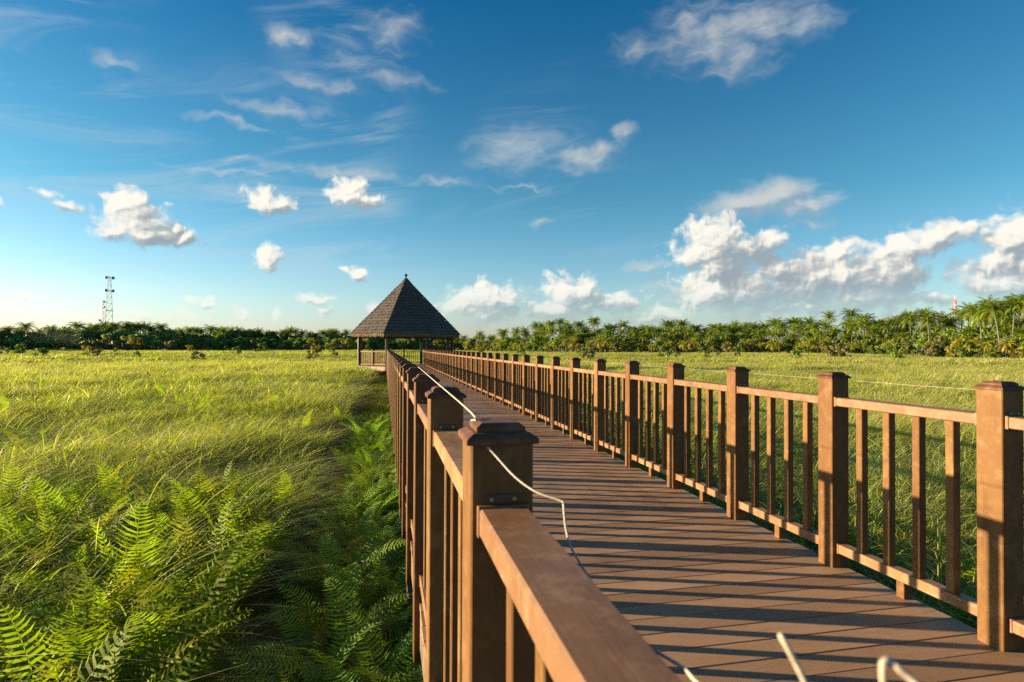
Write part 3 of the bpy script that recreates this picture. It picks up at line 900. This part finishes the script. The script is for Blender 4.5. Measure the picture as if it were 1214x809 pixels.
def leaf_cloud(seed, clumps, per, size, spread, flat=0.75):
    rs = np.random.default_rng(seed)
    V, F, A = [], [], []
    for (cx, cy, cz, cr) in clumps:
        cv = rs.random()
        u = rs.normal(size=(per, 3)); u /= np.linalg.norm(u, axis=1)[:, None]
        r = cr * rs.uniform(0.25, 1.0, per) ** 0.45
        c = np.array([cx, cy, cz]) + u * r[:, None] * np.array([1, 1, flat])
        n = u + rs.normal(scale=0.6, size=(per, 3)) + np.array([0, 0, 0.35]); n /= np.linalg.norm(n, axis=1)[:, None]
        t = np.cross(n, rs.normal(size=(per, 3))); t /= np.linalg.norm(t, axis=1)[:, None] + 1e-9
        b = np.cross(n, t)
        s = size * rs.uniform(0.6, 1.3, per)[:, None]
        q = np.stack([c - t * s, c + b * s * 0.42, c + t * s, c - b * s * 0.42], 1)
        b0 = len(V) * 1
        V.extend(map(tuple, q.reshape(-1, 3)))
        F.extend([(b0 + 4 * i, b0 + 4 * i + 1, b0 + 4 * i + 2, b0 + 4 * i + 3) for i in range(per)])
        for i in range(per):
            g = min(1, max(0, 0.6 * cv + 0.4 * rs.random()))
            dr = float(rs.random() < 0.04)
            A += [(0, g, dr, 1), (0.5, g, dr, 1), (1, g, dr, 1), (0.5, g, dr, 1)]
    return np_mesh('crown', V, [F], A)

def tree_proto(seed, H, rad, m, ncl=16, per=60, size=0.42, low=0.35):
    rs = random.Random(seed)
    cl = []
    limbs = MB()
    limbs.tube([(0, 0, -0.6), (0.05, 0, H * low), (rs.uniform(-.3, .3), rs.uniform(-.3, .3), H * 0.75)], [0.03 * H, 0.022 * H, 0.008 * H], 6)
    for i in range(ncl):
        a = rs.uniform(0, 6.28); q = rs.random()
        rr = rad * math.sqrt(rs.uniform(0.05, 1)) * (1.0 - 0.45 * q)
        z = H * (low + (0.93 - low) * q)
        c = (rr * math.cos(a), rr * math.sin(a), z, rad * rs.uniform(0.24, 0.42))
        cl.append(c)
        if i % 2 == 0:
            limbs.tube([(0, 0, H * low * 0.9), (c[0] * 0.5, c[1] * 0.5, (H * low + z) / 2), c[:3]], [0.012 * H, 0.008 * H, 0.004 * H], 5)
    tr = limbs.mesh('trunk', True); tr.materials.append(M['bark'])
    cr = leaf_cloud(seed, cl, per, size, 1.0); cr.materials.append(m)
    return tr, cr, Vector((0, 0, 0))

PALMS = [palm_proto(100 + i, 8.5, L, nf, M['palm'], 0.10, 0.5 + 0.25 * i, dr) for i, (L, nf, dr) in enumerate(((3.7, 28, 0.62), (4.0, 32, 0.8), (3.5, 26, 0.55), (4.1, 30, 0.9)))]
YPALMS = [palm_proto(200 + i, 4.5, L, nf, M['yellowpalm'], 0.2, 0.4, dr) for i, (L, nf, dr) in enumerate(((3.6, 22, 0.95), (4.0, 24, 1.1), (3.4, 20, 1.0)))]
TREES = [tree_proto(300 + i, 6.5, 3.0, M['leaf'], 18, 70, 0.36) for i in range(4)]
M['hazeleaf'] = leafy('far_broad_leaf', (0.15, 0.26, 0.07), (0.20, 0.31, 0.075), (0.17, 0.15, 0.04), 0.3, dryamt=0.4)  # broad leaf lightened by colour, in place of haze over the distant trees
FARTREES = [tree_proto(380 + i, 6.5, 3.2, M['hazeleaf'], 20, 46, 0.75, 0.25) for i in range(4)]
PALE = [tree_proto(320 + i, 4.6, 2.3, M['paleleaf'], 14, 55, 0.28) for i in range(2)]
SHRUBS = [tree_proto(340 + i, 2.4, 1.5, m, 11, 60, 0.22, 0.12) for i, m in enumerate((M['leaf'], M['yellowleaf'], M['leaf'], M['yellowleaf'], M['paleleaf']))]

def plant(name, proto, loc, s, rz, label, cat, group, sh=1.0):
    tr, cr, top = proto
    root = thing(name, loc, label, cat, group, rz)
    root.scale = (s, s, s * sh)
    t = bpy.data.objects.new('trunk', tr); COL.objects.link(t); t.parent = root
    c = bpy.data.objects.new('crown', cr); COL.objects.link(c); c.parent = root
    c.location = top
    if sh != 1.0:
        c.scale = (1, 1, 1 / sh)
    return root


rt = random.Random(11)
def prof_right(a):      # (distance, height) of the right grove against azimuth
    d = np.interp(a, [4, 12, 20, 35, 45, 52, 58, 66], [275, 225, 200, 195, 178, 150, 128, 118])
    hh = np.interp(a, [4, 8, 11, 15, 20, 26, 32, 38, 42, 46, 49, 52, 58, 66], [6.5, 7.8, 9.5, 12.0, 12.4, 12.2, 12.4, 12.8, 14.2, 12.6, 11.6, 14.0, 14.8, 14.5])
    return d, hh
TZ = GZ + 0.15
def loc(a, d): 
    return polar(a, d, TZ)
# right grove: rows from the back to the front
for row, (dd, fac, step) in enumerate(((24, 1.0, 1.2), (16, 0.90, 1.25), (8, 0.72, 1.35), (1, 0.52, 1.7))):
    a = 5.0 + rt.uniform(0, 1)
    while a < 64:
        d, hh = prof_right(a)
        s = hh * fac * rt.uniform(0.80, 1.16) / 10.6
        p = PALMS[rt.randrange(4)]
        plant('coconut_palm', p, loc(a, d + dd + rt.uniform(-3, 3)), max(0.62, min(0.95, s)), rt.uniform(0, 6.28),
              'green coconut palm crowded into the sunlit grove beyond the right railing', 'palm', 'coconut palms of the right grove', sh=max(0.6, s / max(0.62, min(0.95, s))))
        a += step * rt.uniform(0.6, 1.4) * (190 / d)
for (a, d, s, lab) in ((15.75, 214, 1.22, 'leftmost of three tall palms standing clear above the grove right of the gazebo'), (16.95, 216, 1.33, 'middle one of three tall palms standing clear above the grove right of the gazebo'),
                       (20.35, 214, 1.36, 'rightmost and tallest of three palms standing clear above the grove right of the gazebo'), (51.95, 150, 1.16, 'tall dark palm with bent fronds towering at the right end of the grove')):
    plant('coconut_palm', PALMS[rt.randrange(4)], loc(a, d), 0.80 if d > 180 else 1.0, rt.uniform(0, 6.28), lab, 'palm', None, sh=s / (0.80 if d > 180 else 1.0))
for (a, d, s) in ((46.4, 176, 1.12), (47.6, 170, 1.05), (50.2, 158, 1.18), (50.9, 151, 1.1), (51.4, 160, 1.32), (52.6, 148, 1.22), (53.0, 156, 1.34), (53.7, 147, 1.28), (54.6, 150, 1.36), (55.8, 146, 1.3)):
    plant('coconut_palm', PALMS[rt.randrange(4)], loc(a, d), 0.9, rt.uniform(0, 6.28),
          'green coconut palm crowded into the sunlit grove beyond the right railing', 'palm', 'coconut palms of the right grove', sh=s / 0.9)
a = 8.0
while a < 63:
    d, hh = prof_right(a)
    plant('young_palm', YPALMS[rt.randrange(3)], loc(a, d - rt.uniform(0, 7)), rt.uniform(0.55, 0.95), rt.uniform(0, 6.28),
          'young palm with yellow fronds at the sunny front edge of the right grove', 'palm', 'yellow young palms of the right grove')
    a += rt.uniform(0.7, 2.1)
a = 6.0
while a < 63:
    d, hh = prof_right(a)
    k = rt.random()
    pr, nm, lab, grp = ((TREES[rt.randrange(4)], 'broadleaf_tree', 'bushy dark green tree filling the gaps between the right grove palms', 'broadleaf trees of the right grove') if k < 0.62 else
                   (PALE[rt.randrange(2)], 'pale_tree', 'greyish thin-leaved tree at the foot of the right grove', 'pale trees of the right grove'))
    plant(nm, pr, loc(a, d + rt.uniform(-5, 14)), rt.uniform(0.60, 1.08), rt.uniform(0, 6.28), lab, 'tree', grp)
    a += rt.uniform(0.4, 1.0)
a = 5.0
while a < 63:
    d, hh = prof_right(a)
    plant('shrub', SHRUBS[rt.randrange(5)], loc(a, d - rt.uniform(1, 9)), rt.uniform(0.6, 1.5), rt.uniform(0, 6.28),
          'low bush along the marsh edge in front of the right grove', 'shrub', 'bushes at the edge of the right grove')
    a += rt.uniform(0.3, 0.85)
# left woods
def prof_left(a):
    return 262 + 8 * math.sin(a * 0.4), np.interp(a, [-44, -28, -22, -16, -10, -4, 2, 8], [9.5, 9.7, 10.2, 10.2, 9.8, 9.3, 8.6, 8.0])
a = -42.0
while a < 7:
    d, hh = prof_left(a)
    s = hh / 10.6 * rt.uniform(0.86, 1.14)
    plant('coconut_palm', PALMS[rt.randrange(4)], loc(a, d + rt.uniform(8, 20)), s, rt.uniform(0, 6.28),
          'small distant palm in the dark woods across the marsh on the left', 'palm', 'coconut palms of the left woods')
    a += rt.uniform(0.22, 0.65)
for row in range(2):
    a = -42.0
    while a < 7:
        d, hh = prof_left(a)
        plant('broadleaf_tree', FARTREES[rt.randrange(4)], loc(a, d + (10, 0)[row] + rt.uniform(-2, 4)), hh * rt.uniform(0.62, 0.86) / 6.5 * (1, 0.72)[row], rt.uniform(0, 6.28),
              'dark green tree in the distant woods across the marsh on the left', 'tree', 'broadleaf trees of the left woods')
        a += rt.uniform(0.55, 1.2)
a = -42.0
while a < 7:
    d, hh = prof_left(a)
    plant('shrub', SHRUBS[rt.randrange(5)], loc(a, d - rt.uniform(2, 12)), rt.uniform(1.0, 2.2), rt.uniform(0, 6.28),
          'bush along the far marsh edge in front of the left woods', 'shrub', 'bushes at the edge of the left woods')
    a += rt.uniform(0.3, 0.85)
# single bushes out in the marsh
for (a, d, s, k, lab) in ((-27.6, 150, 1.0, 0, 'dark low bush alone in the marsh at the far left'), (-10.9, 175, 1.25, 0, 'dark bush alone before the left woods'), (19.6, 92, 0.85, 2, 'round bush in the marsh above the right railing, nearest the gazebo'),
                          (26.6, 105, 1.0, 0, 'dark bush in the marsh behind the middle of the right railing'), (41.2, 118, 1.25, 4, 'greyish bush in the marsh left of the darker one before the right grove'),
                          (45.3, 105, 1.15, 0, 'wide dark bush in the marsh before the right end of the grove'), (-16.5, 185, 0.9, 3, 'yellowish bush alone before the left woods')):
    plant('shrub', SHRUBS[k], loc(a, d), s, rt.uniform(0, 6.28), lab, 'shrub', None)

for i in range(34):
    a, d = rt.choice((rt.uniform(-38, -2), rt.uniform(9, 58))), rt.uniform(75, 165)
    if a > 5: d = min(d, prof_right(a)[0] - 14)
    plant('shrub', SHRUBS[rt.choice((0, 2, 4, 1))], loc(a, d), rt.uniform(0.45, 0.8), rt.uniform(0, 6.28),
          'small low bush scattered out in the open marsh grass', 'shrub', 'low bushes scattered in the marsh')
def woodland(name, a0, a1, prof, dd, frac, n, seed, m=M['leaf']):
    rs = np.random.default_rng(seed)
    cl = []
    for i in range(n):
        a = rs.uniform(a0, a1)
        d, hh = prof(a)
        r = rs.uniform(1.6, 3.0)
        p = polar(a, d + dd + rs.uniform(0, 14), TZ)
        cl.append((p.x, p.y, TZ + rs.uniform(0.3, max(1.0, hh * frac - r)), r))
    me = leaf_cloud(seed, cl, 45, 0.75, 1.0, 0.85)
    me.materials.append(m)
    tag(link(name, me), kind='stuff')
woodland('woodland', 4, 65, prof_right, 20, 0.80, 420, 51)
woodland('woodland', -44, 8, prof_left, 16, 0.85, 380, 52, M['hazeleaf'])

# ------------------------------------------------------------------ scattered ground cover
def scatter(name, protos, pos, rot, scl, pid):
    me = np_mesh(name, pos, [])if False else bpy.data.meshes.new(name)
    n = len(pos)
    me.vertices.add(n)
    me.vertices.foreach_set('co', np.asarray(pos, np.float32).ravel())
    for nm, typ, key, arr in (('rot', 'FLOAT_VECTOR', 'vector', rot), ('scl', 'FLOAT_VECTOR', 'vector', scl)):
        a = me.attributes.new(nm, typ, 'POINT'); a.data.foreach_set(key, np.asarray(arr, np.float32).ravel())
    a = me.attributes.new('pid', 'INT', 'POINT'); a.data.foreach_set('value', np.asarray(pid, np.int32))
    o = link(name, me)
    pc = bpy.data.collections.new(name + '_kinds')
    for p in protos: pc.objects.link(p)
    g = bpy.data.node_groups.new(name + '_scatter', 'GeometryNodeTree')
    g.interface.new_socket('Geometry', in_out='INPUT', socket_type='NodeSocketGeometry')
    g.interface.new_socket('Geometry', in_out='OUTPUT', socket_type='NodeSocketGeometry')
    N = g.nodes; L = g.links
    gi = N.new('NodeGroupInput'); go = N.new('NodeGroupOutput')
    mp = N.new('GeometryNodeMeshToPoints')
    ci = N.new('GeometryNodeCollectionInfo'); ci.inputs[0].default_value = pc
    ci.inputs['Separate Children'].default_value = True; ci.inputs['Reset Children'].default_value = True
    io = N.new('GeometryNodeInstanceOnPoints'); io.inputs['Pick Instance'].default_value = True
    def attr(nm, t):
        a = N.new('GeometryNodeInputNamedAttribute'); a.data_type = t; a.inputs[0].default_value = nm
        return a.outputs[0]
    L.new(gi.outputs[0], mp.inputs[0]); L.new(mp.outputs[0], io.inputs['Points'])
    L.new(ci.outputs[0], io.inputs['Instance'])
    L.new(attr('pid', 'INT'), io.inputs['Instance Index'])
    er = N.new('FunctionNodeEulerToRotation'); L.new(attr('rot', 'FLOAT_VECTOR'), er.inputs[0])
    L.new(er.outputs[0], io.inputs['Rotation'])
    L.new(attr('scl', 'FLOAT_VECTOR'), io.inputs['Scale'])
    L.new(io.outputs[0], go.inputs[0])
    md = o.modifiers.new('scatter', 'NODES'); md.node_group = g
    tag(o, kind='stuff')
    return o

def blades(seed, n, size, hmin, hmax, width, segs, bend=(0.15, 0.7), seedheads=0.18, fan=0.95):
    """a patch of wind-blown blades leaning to +X; returns a proto object"""
    rs = np.random.default_rng(seed)
    x = rs.uniform(-size / 2, size / 2, n); y = rs.uniform(-size / 2, size / 2, n)
    hh = rs.uniform(hmin, hmax, n)
    sd = rs.random(n) < seedheads
    hh = np.where(sd, hmax * rs.uniform(1.0, 1.16, n), hh)
    a = np.where(rs.random(n) < 0.18, rs.uniform(-2.6, 2.6, n), rs.normal(0.05, fan, n))
    lean = rs.uniform(0.02, 0.3, n)
    b = np.where(sd, rs.uniform(0.55, 1.05, n), rs.uniform(*bend, n))
    w = width * rs.uniform(0.6, 1.25, n) * np.where(sd, 0.7, 1)
    tw = rs.normal(0, 0.5, n)
    t = np.linspace(0, 1, segs + 1)
    T = t[None, :]
    out_ = (lean[:, None] * T + b[:, None] * T ** 2.4) * hh[:, None]
    up = hh[:, None] * (T - 0.42 * b[:, None] * T ** 3.4 - 0.1 * lean[:, None] * T)
    cx = x[:, None] + np.cos(a)[:, None] * out_
    cy = y[:, None] + np.sin(a)[:, None] * out_
    wx = -np.sin(a + tw)[:, None]; wy = np.cos(a + tw)[:, None]
    ww = w[:, None] * (1 - T ** 2.2 * 0.93) * 0.5
    Lf = np.stack([cx - wx * ww, cy - wy * ww, up], -1)
    Rt = np.stack([cx + wx * ww, cy + wy * ww, up + 0.25 * ww * np.sin(tw)[:, None]], -1)
    V = np.stack([Lf, Rt], 2).reshape(-1, 3)
    k = segs + 1
    base = (np.arange(n) * k * 2)[:, None] + (np.arange(segs) * 2)[None, :]
    F = np.stack([base, base + 1, base + 3, base + 2], -1).reshape(-1, 4)
    r = rs.random(n)
    dry = np.where(sd, 1.0, (rs.random(n) < 0.08) * 0.7)
    A = np.zeros((n, k, 2, 4), np.float32)
    A[..., 0] = (T[..., None] ** 1.2)
    A[..., 1] = r[:, None, None]
    A[..., 2] = (dry[:, None] * np.clip((T - 0.35) / 0.4, 0.1, 1))[..., None]
    A[..., 3] = 1
    me = np_mesh('grass_patch', V, [F], A.reshape(-1, 4))
    me.materials.append(M['grass'])
    return bpy.data.objects.new('grass_patch', me)

def fan(x, y, lo=-44.0, hi=66.0):
    a = math.degrees(math.atan2(x, y))
    return lo < a < hi
def nz(x, y, f, seed=0.0):
    return mnoise.noise(Vector((x * f + seed, y * f - seed, seed * 0.7)))
GAZ_R = 3.45
def zone(d0, d1, step, protos, jit=0.5, zfac=1.0):
    pos, rot, scl, pid = [], [], [], []
    n = int(d1 / step) + 2
    for i in range(-n, n):
        for j in range(0, n):
            x = (i + 0.5 + random.uniform(-jit, jit)) * step
            y = (j + random.uniform(-jit, jit)) * step
            d = math.hypot(x, y)
            if d < d0 or d >= d1 or not fan(x, y): continue
            if y < Y_END + 6 and -1.32 - 0.35 * nz(x, y, 0.4, 3) < x < 3.15 : continue
            if math.hypot(x - GX, y - GY) < GAZ_R: continue
            a = math.degrees(math.atan2(x, y))
            if d > 100:
                lim = prof_right(a)[0] - 4 if a > 5 else prof_left(a)[0] - 4
                if d > lim: continue
            hv = 0.86 + 0.24 * nz(x, y, 0.35, 5.0) + 0.16 * nz(x, y, 0.07, 9.0) + 0.34 * nz(x, y, 1.0, 1.0) + random.uniform(-0.1, 0.1)
            edge = min(abs(x + 1.32), abs(x - 3.15)) if y < Y_END - 3 else 9
            hv *= 0.78 + 0.20 * min(1.0, edge / 1.5)
            if -4.0 < x < 0 and y < 5.2: hv *= 0.80        # lower where the ferns stand
            if 3 < x < 9 and y < 20: hv *= 1.14
            if d > 60:                                  # open, shorter patches far out
                hv *= 0.72 + 0.5 * max(-0.6, min(0.6, nz(x, y * 2.2, 0.022, 2.0) * 1.6))
            pos.append((x, y, GZ - 0.02)); rot.append((random.gauss(0, 0.05), random.gauss(0, 0.05), random.gauss(0.0, 0.55)))
            s = random.uniform(0.9, 1.12)
            scl.append((s, s, hv * zfac)); pid.append(random.randrange(len(protos)))
    return pos, rot, scl, pid
NEAR = [blades(400 + i, 105, 0.62, 0.58, 1.06, 0.0105, 6, seedheads=0.34) for i in range(6)]
scatter('grass', NEAR, *zone(0.9, 8.5, 0.33, NEAR))
NEARISH = [blades(410 + i, 120, 0.8, 0.60, 1.06, 0.017, 5, seedheads=0.34) for i in range(5)]
scatter('grass', NEARISH, *zone(8.3, 20, 0.42, NEARISH))
MID = [blades(420 + i, 170, 1.5, 0.60, 1.06, 0.036, 4, seedheads=0.34) for i in range(5)]
scatter('grass', MID, *zone(19.5, 62, 0.76, MID))
FAR = [blades(440 + i, 300, 4.4, 0.6, 1.1, 0.13, 3, seedheads=0.34) for i in range(4)]
scatter('grass', FAR, *zone(61, 272, 2.4, FAR))
# long arching sedge leaves close to the camera
SEDGE = [blades(460 + i, 13, 0.4, 1.0, 1.35, 0.013, 9, (0.45, 0.95), 0.3, 1.0) for i in range(4)]
ps, ro, sl, pi_ = [], [], [], []
for i in range(85):
    x, y = random.uniform(-4.5, -1.35), random.uniform(1.0, 7.0)
    ps.append((x, y, GZ)); ro.append((0, 0, random.gauss(0, 0.7))); k = random.uniform(0.75, 1.0); sl.append((k, k, k)); pi_.append(random.randrange(4))
for i in range(40):
    x, y = random.uniform(3.0, 5.5), random.uniform(2.0, 9.0)
    ps.append((x, y, GZ)); ro.append((0, 0, random.gauss(0, 0.7))); k = random.uniform(0.75, 1.0); sl.append((k, k, k)); pi_.append(random.randrange(4))
for i in range(1500):
    x, y = (random.uniform(-26, -1.7) if random.random() < 0.62 else random.uniform(3.6, 24)), random.uniform(2.5, 32)
    if not fan(x, y): continue
    ps.append((x, y, GZ)); ro.append((random.gauss(0, 0.1), random.gauss(0, 0.1), random.gauss(0, 0.8))); k = random.uniform(0.72, 0.98); w = 1.0 + max(0, y - 8) * 0.03; sl.append((k * w, k * w, k)); pi_.append(random.randrange(4))
scatter('sedge', SEDGE, ps, ro, sl, pi_)
# low tangle filling the gap beside the boardwalk and under it
LOW = [blades(480 + i, 90, 0.6, 0.12, 0.42, 0.012, 4, (0.3, 0.9), 0.0, 2.0) for i in range(3)]
ps, ro, sl, pi_ = [], [], [], []
for i in range(620):
    x, y = (random.uniform(-0.55, 0.25) if random.random() < 0.6 else random.uniform(2.6, 3.4)), random.uniform(0.8, 42) 
    ps.append((x, y, GZ)); ro.append((0, 0, random.uniform(0, 6.28))); k = random.uniform(0.7, 1.2); sl.append((k, k, k)); pi_.append(random.randrange(3))
scatter('undergrowth', LOW, ps, ro, sl, pi_)

def fern_mesh(seed, L, nf, erect, m):
    rs = np.random.default_rng(seed)
    V, F4, F3, A = [], [], [], []
    for f in range(nf):
        a = 2 * math.pi * f / nf + rs.uniform(-0.4, 0.4)
        e = R(rs.uniform(erect - 14, erect + 12))
        l = L * rs.uniform(0.72, 1.08)
        c0 = rs.random(); dry = 0.8 * float(rs.random() < 0.035)
        ns = 31
        p = Vector((0.02 * math.cos(a), 0.02 * math.sin(a), 0)); ee = e
        pts = [p.copy()]
        dr = rs.uniform(0.55, 1.2)
        for s_ in range(ns):
            t = s_ / ns
            ee -= R(dr * (0.6 + 5.2 * t * t))
            p = p + Vector((math.cos(a) * math.cos(ee), math.sin(a) * math.cos(ee), math.sin(ee))) * (l / ns)
            pts.append(p.copy())
        roll = rs.uniform(-0.5, 0.5)
        side0 = Vector((-math.sin(a), math.cos(a), 0))
        for s_ in range(ns):
            d = (pts[s_ + 1] - pts[s_]).normalized()
            upv = side0.cross(d) * -1
            side = (side0 * math.cos(roll) + upv * math.sin(roll)).normalized()
            w = side * (0.0035 * (1 - s_ / ns) + 0.0008)
            b = len(V)
            V += [pts[s_] - w, pts[s_] + w, pts[s_ + 1] + w * 0.9, pts[s_ + 1] - w * 0.9]
            F4.append((b, b + 1, b + 2, b + 3)); A += [(0.9, c0, 0.55, 1)] * 4
        for s_ in range(4, ns + 1):
            t = s_ / ns
            d = (pts[s_] - pts[s_ - 1]).normalized()
            upv = side0.cross(d) * -1
            ll = l * 0.165 * (math.sin(math.pi * min(1, (0.10 + 0.90 * t) ** 0.8)) ** 0.75 + 0.04)
            for sg in (-1, 1):
                side = (side0 * math.cos(roll) + upv * math.sin(roll)).normalized()
                o = pts[s_] - d * rs.uniform(0, 0.4) * l / ns
                k1 = (side * sg + d * 0.28 + upv * rs.uniform(-0.05, 0.22)).normalized()
                k2 = (side * sg + d * 0.75 + upv * rs.uniform(-0.35, 0.05)).normalized()
                L_ = ll * rs.uniform(0.88, 1.1)
                m_ = o + k1 * L_ * 0.5
                q_ = m_ + k2 * L_ * 0.5
                wv = d * (0.0078 * (L / 0.8) * (0.55 + 0.6 * L_ / (l * 0.165)))
                b = len(V)
                V += [o - wv * 0.7, o + wv * 0.7, m_ + wv * 0.85, m_ - wv * 0.85, q_]
                F4.append((b, b + 1, b + 2, b + 3)); F3.append((b + 3, b + 2, b + 4))
                c1 = min(1, max(0, c0 + rs.uniform(-0.15, 0.15)))
                A += [(0, c1, dry, 1), (0, c1, dry, 1), (0.5, c1, dry, 1), (0.5, c1, dry, 1), (1, c1, dry, 1)]
    me = np_mesh('sword_fern', [tuple(v) for v in V], [F4, F3], A)
    me.materials.append(m)
    return me
TALLF = [fern_mesh(600 + i, 1.0, n, 70, M['fern']) for i, n in enumerate((8, 9, 7, 10))]
SHADF = [fern_mesh(620 + i, 0.70, n, 56, M['shadefern']) for i, n in enumerate((8, 9, 10, 8))]
rf = random.Random(3)
def fern_field():
    ps, ro, sl, pi_ = [], [], [], []
    protos = [bpy.data.objects.new('marsh_fern', m_) for m_ in TALLF]
    for i in range(900):
        left = rf.random() < 0.6
        x, y = (rf.uniform(-26, -1.6) if left else rf.uniform(3.4, 26)), rf.uniform(5, 36)
        if left and x > -9 and y < 15: continue
        if nz(x, y, 0.25, 4.0) < 0.02: continue
        ps.append((x, y, GZ)); ro.append((rf.gauss(0, 0.1), rf.gauss(0, 0.1), rf.uniform(0, 6.28))); k = rf.uniform(0.82, 1.05); sl.append((k, k, k)); pi_.append(rf.randrange(4))
    scatter('marsh_ferns', protos, ps, ro, sl, pi_)
fern_field()
def fern(me, x, y, s, label, group, z=GZ):
    o = bpy.data.objects.new('sword_fern', me)
    COL.objects.link(o)
    o.location = (x, y, z); o.scale = (s, s, s)
    o.rotation_euler = (rf.gauss(0, 0.08), rf.gauss(0, 0.08), rf.uniform(0, 6.28))
    tag(o, label, 'fern', group)
def spread(n, x0, x1, y0, y1, gap, fn, bias=1.0):
    got = []
    t = 0
    while len(got) < n and t < 6000:
        t += 1
        x, y = rf.uniform(x0, x1), y0 + (y1 - y0) * rf.random() ** bias
        if all((x - a) ** 2 + (y - b) ** 2 > gap * gap for a, b in got):
            got.append((x, y)); fn(x, y)
spread(96, -4.4, -1.1, 2.55, 7.2, 0.25, lambda x, y: fern(rf.choice(TALLF), x, y, rf.uniform(0.76, 1.12), 'tall sunlit sword fern standing among the marsh grass left of the boardwalk', 'sunlit ferns in the left grass'), 1.3)
spread(26, -9.0, -0.8, 6.5, 15, 0.6, lambda x, y: fern(rf.choice(TALLF), x, y, rf.uniform(0.8, 1.0), 'sword fern poking out of the marsh grass farther back on the left', 'scattered ferns in the left grass'))
spread(84, -0.46, 0.10, 1.9, 15, 0.19, lambda x, y: fern(rf.choice(SHADF), x, y, rf.uniform(0.8, 1.25), 'green sword fern growing in the shaded gap close beside the left railing', 'ferns in the shaded gap'), 1.7)
spread(48, 2.85, 5.0, 1.8, 9.5, 0.30, lambda x, y: fern(rf.choice(TALLF), x, y, rf.uniform(0.7, 0.95), 'sword fern seen between the balusters of the right railing', 'ferns behind the right railing'))

def smoke():
    m = bpy.data.materials.new('smoke'); m.use_nodes = True
    t = NT(m.node_tree); t.n.clear()
    o_ = t.new('ShaderNodeOutputMaterial'); v = t.new('ShaderNodeVolumePrincipled')
    v.inputs['Color'].default_value = (0.75, 0.82, 0.9, 1)
    v.inputs['Anisotropy'].default_value = 0.1
    v.inputs['Density'].default_value = 0.006
    t.l.new(v.outputs[0], o_.inputs['Volume'])
    bm = bmesh.new()
    bmesh.ops.create_icosphere(bm, subdivisions=4, radius=1.0)
    for q in bm.verts:
        q.co *= 0.72 + 0.55 * mnoise.fractal(q.co * 1.7, 1.0, 2.0, 3)
    me = bpy.data.meshes.new('smoke'); bm.to_mesh(me); bm.free()
    o = link('smoke', me, m)
    p = polar(-25.3, 226, 4.4)
    o.location = p; o.scale = (10, 2.6, 3.4); o.rotation_euler = (0, 0, R(25))
    tag(o, kind='stuff')
smoke()
